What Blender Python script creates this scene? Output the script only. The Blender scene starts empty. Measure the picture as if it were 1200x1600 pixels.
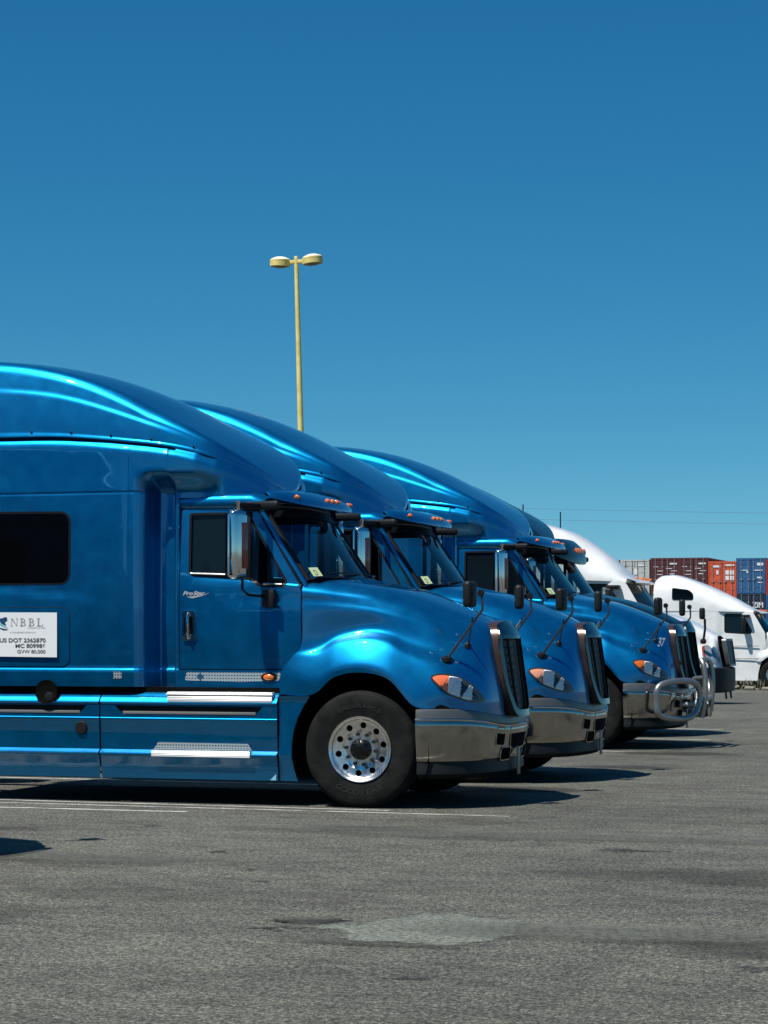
import bpy, bmesh, math, random
import numpy as np
from mathutils import Vector
from mathutils.bvhtree import BVHTree
random.seed(7); rng = np.random.default_rng(7)
S = bpy.context.scene
R = math.radians
# ------------------------------------------------------------------ camera, sky, sun, exposure
PSI, PITCH = R(17.571), R(2.958)
cam_d = bpy.data.cameras.new('camera'); cam = bpy.data.objects.new('camera', cam_d)
S.collection.objects.link(cam); S.camera = cam
cam.location = (0, 0, 1.63); cam.rotation_euler = (R(90)+PITCH, 0, PSI)
cam_d.sensor_fit = 'VERTICAL'; cam_d.sensor_height = 36; cam_d.lens = 81.0
cam_d.clip_start = .1; cam_d.clip_end = 6000
S.render.resolution_x, S.render.resolution_y = 768, 1024
to_sun = Vector((-.27, -.45, 1.0)).normalized()
SUN_EL = math.asin(to_sun.z); SUN_ROT = math.atan2(to_sun.x, to_sun.y)
W = bpy.data.worlds.new('World'); S.world = W; W.use_nodes = True
wn, wl = W.node_tree.nodes, W.node_tree.links
wn.clear()
sky = wn.new('ShaderNodeTexSky'); sky.sky_type = 'NISHITA'; sky.sun_disc = False
sky.sun_elevation = SUN_EL; sky.sun_rotation = SUN_ROT
sky.altitude = 0; sky.air_density = 0.4; sky.dust_density = 0.2; sky.ozone_density = 3.0
sep = wn.new('ShaderNodeSeparateColor'); com = wn.new('ShaderNodeCombineColor'); wl.new(sky.outputs[0], sep.inputs[0])
for ch, (k_, p_) in enumerate(((2.40, 1.57), (1.28, .861), (.94, .575))):   # grade of the clear sky, channel by channel
    m1 = wn.new('ShaderNodeMath'); m1.operation = 'MULTIPLY'; m1.inputs[1].default_value = .05
    m2 = wn.new('ShaderNodeMath'); m2.operation = 'POWER'; m2.inputs[1].default_value = p_
    m3 = wn.new('ShaderNodeMath'); m3.operation = 'MULTIPLY'; m3.inputs[1].default_value = k_*10
    wl.new(sep.outputs[ch], m1.inputs[0]); wl.new(m1.outputs[0], m2.inputs[0]); wl.new(m2.outputs[0], m3.inputs[0]); wl.new(m3.outputs[0], com.inputs[ch])
bg = wn.new('ShaderNodeBackground'); bg.inputs[1].default_value = .10
wo = wn.new('ShaderNodeOutputWorld')
wl.new(com.outputs[0], bg.inputs[0]); wl.new(bg.outputs[0], wo.inputs[0])
sl = bpy.data.lights.new('sun', 'SUN'); sl.energy = 5.0; sl.angle = R(.53); sl.color = (1, .965, .90)
so = bpy.data.objects.new('sun', sl); S.collection.objects.link(so); so.location = (-20, -20, 40)
so.rotation_euler = to_sun.to_track_quat('Z', 'Y').to_euler()
S.view_settings.view_transform = 'Standard'; S.view_settings.look = 'None'
S.view_settings.exposure = 0.30; S.view_settings.gamma = 1

# ------------------------------------------------------------------ helpers
def link(o): S.collection.objects.link(o); return o
def tag(o, label=None, cat=None, group=None, kind=None):
    if label: o['label'] = label
    if cat: o['category'] = cat
    if group: o['group'] = group
    if kind: o['kind'] = kind
    return o
def empty(name, loc=(0, 0, 0), rz=0):
    o = link(bpy.data.objects.new(name, None)); o.location = loc; o.rotation_euler.z = rz
    o.empty_display_size = .3; return o
def mesh_obj(name, V, F, mat, parent=None, smooth=True, ang=35, recalc=True):
    me = bpy.data.meshes.new(name)
    me.from_pydata([tuple(map(float, v)) for v in V], [], [tuple(map(int, f)) for f in F]); me.validate()
    if recalc:
        bm = bmesh.new(); bm.from_mesh(me)
        bmesh.ops.remove_doubles(bm, verts=bm.verts, dist=1e-5)
        bmesh.ops.recalc_face_normals(bm, faces=bm.faces); bm.to_mesh(me); bm.free()
    if smooth:
        me.polygons.foreach_set('use_smooth', [True]*len(me.polygons)); me.set_sharp_from_angle(angle=R(ang))
    me.materials.append(mat)
    o = link(bpy.data.objects.new(name, me)); o.parent = parent
    return o
class MB:
    """collects pieces that belong to ONE part"""
    def __init__(s): s.V = []; s.F = []
    def add(s, V, F):
        b = len(s.V); s.V += [tuple(v) for v in V]; s.F += [tuple(i+b for i in f) for f in F]; return s
    def bm(s, bm):
        bm.verts.ensure_lookup_table(); bm.verts.index_update()
        s.add([tuple(v.co) for v in bm.verts], [[v.index for v in f.verts] for f in bm.faces]); bm.free(); return s
    def box(s, c, d, bev=0, rot=None, seg=2):
        bm = bmesh.new(); bmesh.ops.create_cube(bm, size=1)
        for v in bm.verts: v.co = Vector((v.co.x*d[0], v.co.y*d[1], v.co.z*d[2]))
        if bev: bmesh.ops.bevel(bm, geom=list(bm.edges), offset=bev, segments=seg, affect='EDGES', profile=.5)
        for v in bm.verts:
            if rot is not None: v.co.rotate(rot)
            v.co += Vector(c)
        return s.bm(bm)
    def tube(s, pts, r, n=10, caps=True):
        pts = [Vector(p) for p in pts]; rr = r if isinstance(r, (list, tuple)) else [r]*len(pts)
        V = []; F = []; up = None
        for i, p in enumerate(pts):
            t = (pts[min(i+1, len(pts)-1)]-pts[max(i-1, 0)]).normalized()
            if up is None: up = Vector((0, 0, 1)) if abs(t.z) < .9 else Vector((1, 0, 0))
            a = t.cross(up).normalized(); b = a.cross(t).normalized(); up = b
            for k in range(n):
                q = 2*math.pi*k/n; V.append(p+(a*math.cos(q)+b*math.sin(q))*rr[i])
        for i in range(len(pts)-1):
            for k in range(n): F.append((i*n+k, i*n+(k+1) % n, (i+1)*n+(k+1) % n, (i+1)*n+k))
        if caps: F.append(tuple(range(n))[::-1]); F.append(tuple(range((len(pts)-1)*n, len(pts)*n)))
        return s.add(V, F)
    def lathe(s, prof, c, axis='Y', n=48, sg=1):
        """prof: (radius, offset along axis)"""
        V = []; F = []
        for (r, a) in prof:
            for k in range(n):
                q = 2*math.pi*k/n
                if axis == 'Y': V.append((c[0]+r*math.cos(q), c[1]+a*sg, c[2]+r*math.sin(q)))
                elif axis == 'Z': V.append((c[0]+r*math.cos(q), c[1]+r*math.sin(q), c[2]+a))
                else: V.append((c[0]+a, c[1]+r*math.cos(q), c[2]+r*math.sin(q)))
        m = len(prof)
        for i in range(m-1):
            for k in range(n): F.append((i*n+k, i*n+(k+1) % n, (i+1)*n+(k+1) % n, (i+1)*n+k))
        return s.add(V, F)
    def out(s, name, mat, parent=None, **k): return mesh_obj(name, s.V, s.F, mat, parent, **k)
def rnd(pts, r, n=6):
    """round the corners of a polygon"""
    out = []; N = len(pts); rr = r if isinstance(r, (list, tuple)) else [r]*N
    for i in range(N):
        p = Vector(pts[i]); a = Vector(pts[i-1])-p; b = Vector(pts[(i+1) % N])-p
        q = min(rr[i], a.length*.48, b.length*.48)
        if q < 1e-4: out.append(tuple(p)); continue
        A = p+a.normalized()*q; B = p+b.normalized()*q
        for k in range(n+1):
            t = k/n; out.append(tuple(A*(1-t)**2+p*2*t*(1-t)+B*t*t))
    return out
def catmull(pts, n=6, closed=False):
    pts = [np.array(p, float) for p in pts]; N = len(pts); out = []
    for i in range(N if closed else N-1):
        g = lambda j: pts[j % N] if closed else pts[min(max(j, 0), N-1)]
        p0, p1, p2, p3 = g(i-1), g(i), g(i+1), g(i+2)
        for k in range(n):
            t = k/n; out.append(tuple(.5*(2*p1+(p2-p0)*t+(2*p0-5*p1+4*p2-p3)*t*t+(3*p1-p0-3*p2+p3)*t**3)))
    if not closed: out.append(tuple(pts[-1]))
    return out
def sheet_geo(outer, holes, f, thick, cut=.06):
    """a curved plate: 2D outline with holes, mapped by f(a, b, depth)"""
    bm = bmesh.new()
    for lp in [outer]+list(holes):
        vs = [bm.verts.new((p[0], p[1], 0)) for p in lp]
        for i in range(len(vs)): bm.edges.new((vs[i], vs[(i+1) % len(vs)]))
    bmesh.ops.triangle_fill(bm, use_beauty=True, use_dissolve=False, edges=list(bm.edges))
    A = [v.co.x for v in bm.verts]; B = [v.co.y for v in bm.verts]
    if cut:
        for lo, hi, ax in ((min(A), max(A), 0), (min(B), max(B), 1)):
            k = math.ceil(lo/cut+.01)*cut
            while k < hi-1e-4:
                co = [0, 0, 0]; co[ax] = k; no = [0, 0, 0]; no[ax] = 1
                bmesh.ops.bisect_plane(bm, geom=list(bm.verts)+list(bm.edges)+list(bm.faces), dist=1e-5, plane_co=co, plane_no=no); k += cut
    bm.verts.index_update(); n = len(bm.verts)
    co = [(v.co.x, v.co.y) for v in bm.verts]
    V = [f(a, b, 0) for a, b in co]; F = [tuple(v.index for v in q.verts) for q in bm.faces]
    if thick:
        V += [f(a, b, thick) for a, b in co]
        F2 = [tuple(i+n for i in q[::-1]) for q in F]
        for e in bm.edges:
            if len(e.link_faces) == 1:
                i, j = e.verts[0].index, e.verts[1].index; F2.append((i, j, j+n, i+n))
        F = F+F2
    bm.free(); return V, F
def sheet(name, outer, holes, f, thick, mat, parent=None, cut=.06, **k):
    V, F = sheet_geo(outer, holes, f, thick, cut); return mesh_obj(name, V, F, mat, parent, **k)
def grid_geo(P):
    P = np.asarray(P, float); a, b = P.shape[:2]
    return P.reshape(-1, 3).tolist(), [(i*b+j, i*b+j+1, (i+1)*b+j+1, (i+1)*b+j) for i in range(a-1) for j in range(b-1)]
def sst(x, a, b):
    t = np.clip((np.asarray(x, float)-a)/(b-a), 0, 1); return t*t*(3-2*t)
def itp(tab):
    xs = [t[0] for t in tab]; ys = [t[1] for t in tab]
    fine = catmull(sorted(tab), 10); fx = [p[0] for p in fine]; fy = [p[1] for p in fine]
    return lambda x: np.interp(x, fx, fy)
def copy_tree(o, parent=None):
    c = link(o.copy())
    if parent is not None: c.parent = parent; c.matrix_parent_inverse = o.matrix_parent_inverse.copy()
    for ch in list(o.children): copy_tree(ch, c)
    return c
def walk(o):
    yield o
    for c in o.children: yield from walk(c)
def swap(o, a, b):
    """this copy gets its own mesh in another paint"""
    for q in walk(o):
        if q.type == 'MESH' and q.data.materials and q.data.materials[0] == a:
            q.data = q.data.copy(); q.data.materials[0] = b
def text_geo(s, size, ex=.0, align='LEFT', sx=1.0, bold=0.0, shear=0.0):
    cu = bpy.data.curves.new('t', 'FONT'); cu.body = s; cu.size = size; cu.align_x = align; cu.offset = bold; cu.shear = shear
    o = link(bpy.data.objects.new('t', cu)); dg = bpy.context.evaluated_depsgraph_get()
    me = bpy.data.meshes.new_from_object(o.evaluated_get(dg))
    V = [(v.co.x*sx, v.co.y) for v in me.vertices]; F = [tuple(p.vertices) for p in me.polygons]
    bpy.data.objects.remove(o); bpy.data.curves.remove(cu); bpy.data.meshes.remove(me)
    return V, F
# ------------------------------------------------------------------ materials
def mat(name, base=(.5, .5, .5), rough=.5, metal=0, coat=0, coat_r=.03, emit=None, trans=0, ior=1.45, spec=.5, alpha=1):
    m = bpy.data.materials.new(name); m.use_nodes = True; p = m.node_tree.nodes['Principled BSDF']
    p.inputs['Base Color'].default_value = (*base, 1); p.inputs['Roughness'].default_value = rough
    p.inputs['Metallic'].default_value = metal; p.inputs['Coat Weight'].default_value = coat
    p.inputs['Coat Roughness'].default_value = coat_r; p.inputs['Transmission Weight'].default_value = trans
    p.inputs['IOR'].default_value = ior; p.inputs['Specular IOR Level'].default_value = spec
    p.inputs['Alpha'].default_value = alpha
    return m
def nodes(m): return m.node_tree.nodes, m.node_tree.links, m.node_tree.nodes['Principled BSDF']
def coords(m, scale=(1, 1, 1)):
    n, l, p = nodes(m); t = n.new('ShaderNodeTexCoord'); mp = n.new('ShaderNodeMapping'); mp.inputs['Scale'].default_value = scale
    l.new(t.outputs['Object'], mp.inputs[0]); return mp.outputs[0]
def noise(m, vec, scale, detail=4, rough=.55):
    n, l, p = nodes(m); t = n.new('ShaderNodeTexNoise'); t.inputs['Scale'].default_value = scale
    t.inputs['Detail'].default_value = detail; t.inputs['Roughness'].default_value = rough; l.new(vec, t.inputs['Vector']); return t.outputs['Fac']
def ramp(m, fac, stops):
    n, l, p = nodes(m); r = n.new('ShaderNodeValToRGB'); e = r.color_ramp.elements
    while len(e) < len(stops): e.new(.5)
    for q, (a, c) in zip(e, stops): q.position = a; q.color = (*c, 1) if len(c) == 3 else c
    l.new(fac, r.inputs[0]); return r.outputs[0]
def mixc(m, fac, a, b, mode='MIX'):
    n, l, p = nodes(m); x = n.new('ShaderNodeMix'); x.data_type = 'RGBA'; x.blend_type = mode
    for s, v in ((0, fac), (6, a), (7, b)):
        if isinstance(v, (int, float)): x.inputs[s].default_value = v
        elif isinstance(v, tuple): x.inputs[s].default_value = (*v, 1)
        else: l.new(v, x.inputs[s])
    return x.outputs[2]
def bump(m, h, strength, dist=.01, normal_in='Normal'):
    n, l, p = nodes(m); b = n.new('ShaderNodeBump'); b.inputs['Strength'].default_value = strength; b.inputs['Distance'].default_value = dist
    l.new(h, b.inputs['Height']); l.new(b.outputs[0], p.inputs[normal_in]); return b
def paint(name, base, metal=.8, rough=.36):
    m = mat(name, base, rough, metal, 1.0, .025); n, l, p = nodes(m)
    v = coords(m)
    fl = noise(m, v, 420, 1); c = ramp(m, fl, [(.35, tuple(x*.82 for x in base)), (.65, tuple(min(1, x*1.15) for x in base))])
    gr = noise(m, v, 2.2, 5); dirt = ramp(m, gr, [(.45, (0, 0, 0)), (.85, (.06, .06, .06))])
    l.new(mixc(m, dirt, c, (.10, .13, .13)), p.inputs['Base Color'])
    rr = noise(m, v, 6, 6); q = ramp(m, rr, [(.3, (rough*.9,)*3), (.75, (rough*1.18,)*3)]); l.new(q, p.inputs['Roughness'])
    cr = ramp(m, rr, [(.4, (.015,)*3), (.8, (.09,)*3)]); l.new(cr, p.inputs['Coat Roughness'])
    wv = noise(m, coords(m, (1, 1, 1)), 3.0, 2); b = bump(m, wv, .03, .01, 'Coat Normal')
    return m
M = {}
M['blue'] = paint('blue metallic paint', (.0, .180, .41), .91, .40)
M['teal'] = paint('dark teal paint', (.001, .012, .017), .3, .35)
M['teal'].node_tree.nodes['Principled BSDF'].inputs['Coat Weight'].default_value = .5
M['white'] = mat('white truck paint', (.80, .81, .80), .35, 0, .8, .05)
v = coords(M['white']); n, l, p = nodes(M['white'])
l.new(ramp(M['white'], noise(M['white'], v, 1.7, 6), [(.35, (.80, .80, .79)), (.8, (.62, .63, .61))]), p.inputs['Base Color'])
M['chrome'] = mat('chrome', (.62, .60, .57), .09, 1)
n, l, p = nodes(M['chrome']); v = coords(M['chrome'])
l.new(ramp(M['chrome'], noise(M['chrome'], v, 8, 5), [(.35, (.05,)*3), (.8, (.20,)*3)]), p.inputs['Roughness'])
bump(M['chrome'], noise(M['chrome'], v, 5, 2), .12, .02)
M['bumper'] = mat('dusty bumper chrome', (.38, .365, .335), .12, 1)
n, l, p = nodes(M['bumper']); v = coords(M['bumper'])
l.new(ramp(M['bumper'], noise(M['bumper'], v, 5, 6), [(.35, (.06,)*3), (.8, (.24,)*3)]), p.inputs['Roughness'])
bump(M['bumper'], noise(M['bumper'], v, 4, 2), .10, .03)
M['grilleframe'] = mat('smoked grille chrome', (.135, .122, .11), .16, 1)
M['grillewall'] = mat('brown grille side', (.075, .045, .038), .25, .5)
M['silver'] = mat('bright mirror chrome', (.72, .70, .68), .10, 1)
M['badge'] = mat('silver badge', (.46, .49, .52), .35, .3)
M['satin'] = mat('satin grey trim', (.15, .15, .145), .38, .6)
M['alu'] = mat('polished aluminium', (.86, .83, .79), .17, 1)
M['satinpipe'] = mat('satin steel tube', (.36, .35, .33), .42, .9)
n, l, p = nodes(M['alu']); v = coords(M['alu'])
l.new(ramp(M['alu'], noise(M['alu'], v, 14, 5), [(.35, (.24,)*3), (.8, (.42,)*3)]), p.inputs['Roughness'])
M['step'] = mat('ribbed step aluminium', (.88, .88, .87), .38, .55)
n, l, p = nodes(M['step']); v = coords(M['step'], (1, 1, 1)); w = n.new('ShaderNodeTexWave'); w.bands_direction = 'Z'; w.inputs['Scale'].default_value = 22
l.new(v, w.inputs['Vector']); bump(M['step'], w.outputs['Fac'], .5, .01)
M['tread'] = mat('punched tread plate', (.66, .70, .72), .32, .6)
n, l, p = nodes(M['tread']); v = coords(M['tread']); wv = []
for ax in ('X', 'Z'):
    w = n.new('ShaderNodeTexWave'); w.bands_direction = ax; w.inputs['Scale'].default_value = 11; l.new(v, w.inputs['Vector']); wv.append(w.outputs['Fac'])
q = n.new('ShaderNodeMath'); q.operation = 'MULTIPLY'; l.new(wv[0], q.inputs[0]); l.new(wv[1], q.inputs[1])
l.new(ramp(M['tread'], q.outputs[0], [(.25, (.58, .66, .69)), (.55, (.10, .17, .21))]), p.inputs['Base Color']); bump(M['tread'], q.outputs[0], .6, .006)
M['black'] = mat('black rubber trim', (.007, .007, .008), .45, spec=.3)
M['plastic'] = mat('black textured plastic', (.010, .011, .012), .5, spec=.3)
bump(M['plastic'], noise(M['plastic'], coords(M['plastic']), 300, 2), .2, .002)
M['void'] = mat('dark underbody', (.005, .005, .005), .9, spec=.05)
M['greytrim'] = mat('grey rubber strip', (.15, .145, .14), .6)
M['tyre'] = mat('tyre rubber', (.022, .023, .023), 0.75, spec=.12)
n, l, p = nodes(M['tyre']); v = coords(M['tyre'])
l.new(ramp(M['tyre'], noise(M['tyre'], v, 7, 6), [(.35, (.007, .0075, .0075)), (.8, (.022, .022, .021))]), p.inputs['Base Color'])
bump(M['tyre'], noise(M['tyre'], v, 60, 4), .25, .004)
M['glass'] = mat('tinted glass', (.30, .38, .40), .02, 0, spec=.6)
n, l, p = nodes(M['glass'])
tr = n.new('ShaderNodeBsdfTransparent'); tr.inputs[0].default_value = (.70, .80, .82, 1)
gl = n.new('ShaderNodeBsdfGlossy'); gl.inputs['Roughness'].default_value = .02
fr = n.new('ShaderNodeFresnel'); fr.inputs[0].default_value = 1.32; mx = n.new('ShaderNodeMixShader')
l.new(fr.outputs[0], mx.inputs[0]); l.new(tr.outputs[0], mx.inputs[1]); l.new(gl.outputs[0], mx.inputs[2])
l.new(mx.outputs[0], n['Material Output'].inputs[0])
M['darkglass'] = mat('privacy glass', (.0015, .002, .0025), .04, 0, spec=.22)
M['sideglass'] = mat('dark tinted side glass', (.005, .009, .012), .03, 0, spec=.4)
M['amber'] = mat('amber lens', (.72, .16, .02), .18, 0, .6)
M['redamber'] = mat('red orange lens', (1.0, .20, .07), .45, 0, .6)
M['peach'] = mat('faded orange lens', (.85, .36, .22), .3, 0, .6)
M['red'] = mat('dark red lens', (.28, .035, .012), .25, 0, .8)
M['reflector'] = mat('headlight reflector', (.93, .93, .91), .35, .0)
n, l, p = nodes(M['reflector']); v = coords(M['reflector'], (1, 1, 2.2)); bump(M['reflector'], noise(M['reflector'], v, 14, 1), .5, .03)
M['lampgrey'] = mat('grey headlight glass', (.30, .36, .38), .15, .4)
M['lampblack'] = mat('dark headlight bezel', (.030, .034, .034), .2, 0, .6)
M['lens'] = mat('clear lens cover', (.9, .9, .9), .02); n, l, p = nodes(M['lens'])
tr = n.new('ShaderNodeBsdfTransparent'); gl = n.new('ShaderNodeBsdfGlossy'); gl.inputs['Roughness'].default_value = .03
fr = n.new('ShaderNodeFresnel'); fr.inputs[0].default_value = 1.15; mx = n.new('ShaderNodeMixShader')
l.new(fr.outputs[0], mx.inputs[0]); l.new(tr.outputs[0], mx.inputs[1]); l.new(gl.outputs[0], mx.inputs[2]); l.new(mx.outputs[0], n['Material Output'].inputs[0])
M['mesh'] = mat('grille mesh', (.045, .030, .026), .5, 0)
n, l, p = nodes(M['mesh']); v = coords(M['mesh']); w = n.new('ShaderNodeTexVoronoi'); w.inputs['Scale'].default_value = 55; l.new(v, w.inputs['Vector'])
l.new(ramp(M['mesh'], w.outputs['Distance'], [(.3, (.006, .005, .004)), (.6, (.085, .055, .045))]), p.inputs['Base Color']); bump(M['mesh'], w.outputs['Distance'], .6, .01)
M['signwhite'] = mat('white magnetic sign', (.78, .80, .80), .45)
M['ink'] = mat('grey sign ink', (.10, .11, .12), .6)
M['signgrey'] = mat('light grey sign ink', (.30, .31, .32), .6)
M['navyink'] = mat('navy logo ink', (.01, .055, .13), .5)
M['tealink'] = mat('teal logo ink', (.20, .50, .62), .5)
M['sticker'] = mat('pale green sticker', (.62, .72, .38), .6)
M['decal'] = mat('silver number decal', (.26, .32, .38), .4)
M['seat'] = mat('dark cloth seat', (.020, .024, .028), .9)
M['dash'] = mat('grey dashboard', (.03, .033, .035), .7)
M['lampyellow'] = mat('yellow lamp paint', (.60, .50, .13), .55)
n, l, p = nodes(M['lampyellow']); v = coords(M['lampyellow'])
l.new(ramp(M['lampyellow'], noise(M['lampyellow'], v, 3, 5), [(.35, (.82, .68, .24)), (.8, (.60, .47, .12))]), p.inputs['Base Color'])
M['lampwhite'] = mat('pale lamp top', (.75, .73, .60), .6)
M['diffuser'] = mat('lamp diffuser', (.18, .15, .05), .4)

# ------------------------------------------------------------------ ground
def gz(x, y):
    """the yard falls away gently beyond the parked row"""
    d = math.hypot(x, y)
    if d < 45: return 0.
    t = min((d-45)/45, 1); a = -.55*t*t*(3-2*t)
    if d > 90: a += -.55*min((d-90)/110, 1)
    return a
def asphalt():
    m = mat('weathered asphalt', (.15, .15, .145), .85, spec=.3); n, l, p = nodes(m); v = coords(m)
    big = noise(m, v, .22, 5, .6); mid = noise(m, coords(m, (.7, 1.1, 1)), 1.1, 6, .65); fine = noise(m, v, 70, 3, .7); grit = noise(m, v, 30, 2, .6)
    c1 = ramp(m, big, [(.3, (.058, .057, .050)), (.5, (.075, .073, .064)), (.72, (.092, .091, .079))])
    c2 = ramp(m, mid, [(.30, (.70, .69, .68)), (.46, (1, 1, 1)), (.66, (1.22, 1.26, 1.18))])
    c = mixc(m, .8, c1, c2, 'MULTIPLY')
    blot = noise(m, coords(m, (.6, 1, 1)), 5.0, 7, .72); c = mixc(m, .8, c, ramp(m, blot, [(.36, (.66, .66, .65)), (.5, (1, 1, 1)), (.64, (1.28, 1.30, 1.24))]), 'MULTIPLY')
    c3 = ramp(m, fine, [(.36, (.22, .22, .22)), (.5, (1, 1, 1)), (.62, (2.3, 2.3, 2.2))]); c = mixc(m, .85, c, c3, 'MULTIPLY')
    c4 = ramp(m, grit, [(.34, (.30, .31, .30)), (.50, (1, 1, 1)), (.66, (2.0, 2.02, 1.92))]); c = mixc(m, .75, c, c4, 'MULTIPLY')
    vo = n.new('ShaderNodeTexVoronoi'); vo.inputs['Scale'].default_value = 5.5; l.new(v, vo.inputs['Vector'])
    sp = ramp(m, vo.outputs['Distance'], [(.035, (.25, .25, .25)), (.06, (1, 1, 1))]); c = mixc(m, .8, c, sp, 'MULTIPLY')
    oil = ramp(m, noise(m, v, .7, 3, .5), [(.64, (1, 1, 1)), (.74, (.66, .65, .64))]); c = mixc(m, 1., c, oil, 'MULTIPLY')
    l.new(c, p.inputs['Base Color'])
    h = n.new('ShaderNodeMath'); h.operation = 'ADD'; l.new(fine, h.inputs[0]); l.new(grit, h.inputs[1]); bump(m, h.outputs[0], .55, .012)
    return m
M['asphalt'] = asphalt()
def fade_mat(name, col, lo, hi, scale, col2=None, stretch=(1, 1, 1), fine=60):
    """worn marking: paint that is broken up by noise, asphalt showing between"""
    m = mat(name, col, .8); n, l, p = nodes(m); v = coords(m, stretch); f = noise(m, v, scale, 6, .7)
    a = ramp(m, f, [(lo, (0, 0, 0)), (hi, (1, 1, 1))]); l.new(a, p.inputs['Alpha'])
    g = noise(m, coords(m), fine, 3, .7); l.new(ramp(m, g, [(.3, tuple(x*.55 for x in col)), (.65, tuple(min(1, x*1.25) for x in (col2 or col)))]), p.inputs['Base Color'])
    bump(m, g, .5, .01); return m
M['linepaint'] = fade_mat('worn white line paint', (.60, .60, .56), .43, .53, 3.5, stretch=(.8, 9, 1))
gxs = sorted(set(list(np.linspace(-60, 30, 46))+[-2500, -900, -400, -200, -120, -90, 45, 70, 120, 300, 900, 2500]))
gys = sorted(set(list(np.linspace(-20, 120, 71))+[-1500, -400, -100, -40, 135, 150, 170, 190, 230, 300, 600, 1200, 3000]))
V = [(x, y, gz(x, y)) for x in gxs for y in gys]; b = len(gys)
F = [(i*b+j, (i+1)*b+j, (i+1)*b+j+1, i*b+j+1) for i in range(len(gxs)-1) for j in range(b-1)]
tag(mesh_obj('ground', V, F, M['asphalt'], smooth=True, recalc=False), kind='structure')
def decal(name, poly, mt, dz=.004, kind='structure', label=None, cat=None, **k):
    V, F = sheet_geo(poly, [], lambda a, b, t: (a, b, gz(a, b)+dz), 0, .5)
    o = mesh_obj(name, V, F, mt, None, smooth=False, **k); n_ = o.data
    bm = bmesh.new(); bm.from_mesh(n_)
    for f in bm.faces:
        if f.normal.z < 0: f.normal_flip()
    bm.to_mesh(n_); bm.free()
    return tag(o, label, cat, kind=kind)
def blob(cx, cy, rx, ry, n=26, j=.25, sd=1):
    r_ = random.Random(sd); return catmull([(cx+rx*(1+r_.uniform(-j, j))*math.cos(2*math.pi*i/n), cy+ry*(1+r_.uniform(-j, j))*math.sin(2*math.pi*i/n)) for i in range(n)], 3, True)
OX, OY = -6.651, 21.462
for i, (y0, y1, x1, w_) in enumerate([(19.22, 19.32, -8.0, .09), (20.35, 20.02, -6.3, .07), (19.98, 19.72, -5.1, .06), (23.3, 23.1, -5.6, .10), (27.1, 26.9, -5.6, .10), (30.9, 30.75, -5.8, .10), (34.6, 34.45, -5.8, .10), (38.3, 38.1, -6.2, .10)]):
    decal('parking_line', [(-16, y0+.04), (x1, y1), (x1, y1+w_), (-16, y0+.04+w_)], M['linepaint'])
def gp(px, py):
    f0 = Vector((-math.sin(PSI), math.cos(PSI), 0)); r0 = Vector((math.cos(PSI), math.sin(PSI), 0))
    return f0, r0
def soft_mat(name, col, c, r_, edge=.30, opac=1.0, sc=2.6):
    """a repair or stain whose edge frays into the asphalt"""
    m = mat(name, col, .85, spec=.3); n, l, p = nodes(m); tc = n.new('ShaderNodeTexCoord'); mp = n.new('ShaderNodeMapping'); mp.vector_type = 'TEXTURE'
    mp.inputs['Location'].default_value = (*c, 0); mp.inputs['Scale'].default_value = (*r_, 1); l.new(tc.outputs['Object'], mp.inputs[0])
    sx = n.new('ShaderNodeSeparateXYZ'); l.new(mp.outputs[0], sx.inputs[0]); cb = n.new('ShaderNodeCombineXYZ'); l.new(sx.outputs[0], cb.inputs[0]); l.new(sx.outputs[1], cb.inputs[1])
    ln = n.new('ShaderNodeVectorMath'); ln.operation = 'LENGTH'; l.new(cb.outputs[0], ln.inputs[0])
    f = noise(m, tc.outputs['Object'], sc, 6, .65); a1 = n.new('ShaderNodeMath'); a1.operation = 'MULTIPLY_ADD'; l.new(f, a1.inputs[0]); a1.inputs[1].default_value = 1.5; l.new(ln.outputs['Value'], a1.inputs[2])
    al = ramp(m, a1.outputs[0], [(.0, (opac,)*3), (1.0, (0, 0, 0))]); rr = al.node.color_ramp; s_ = n.new('ShaderNodeMapRange')
    s_.inputs[1].default_value = 1.42; s_.inputs[2].default_value = 1.42+edge; s_.inputs[3].default_value = opac; s_.inputs[4].default_value = 0; l.new(a1.outputs[0], s_.inputs[0]); l.new(s_.outputs[0], p.inputs['Alpha'])
    g = noise(m, tc.outputs['Object'], 30, 2, .6); g2 = noise(m, tc.outputs['Object'], 70, 3, .7)
    c1 = ramp(m, g, [(.34, tuple(x*.55 for x in col)), (.5, col), (.66, tuple(x*1.4 for x in col))]); l.new(mixc(m, .6, c1, ramp(m, g2, [(.36, (.4,)*3), (.62, (1.7,)*3)]), 'MULTIPLY'), p.inputs['Base Color']); bump(m, g, .5, .01)
    return m
M['patch'] = soft_mat('pale repaired asphalt', (.128, .136, .114), (-3.60, 12.2), (.68, .82), .14)
decal('asphalt_patch', [(-4.6, 11.2), (-2.8, 11.2), (-2.8, 13.3), (-4.6, 13.3)], M['patch'])
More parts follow.
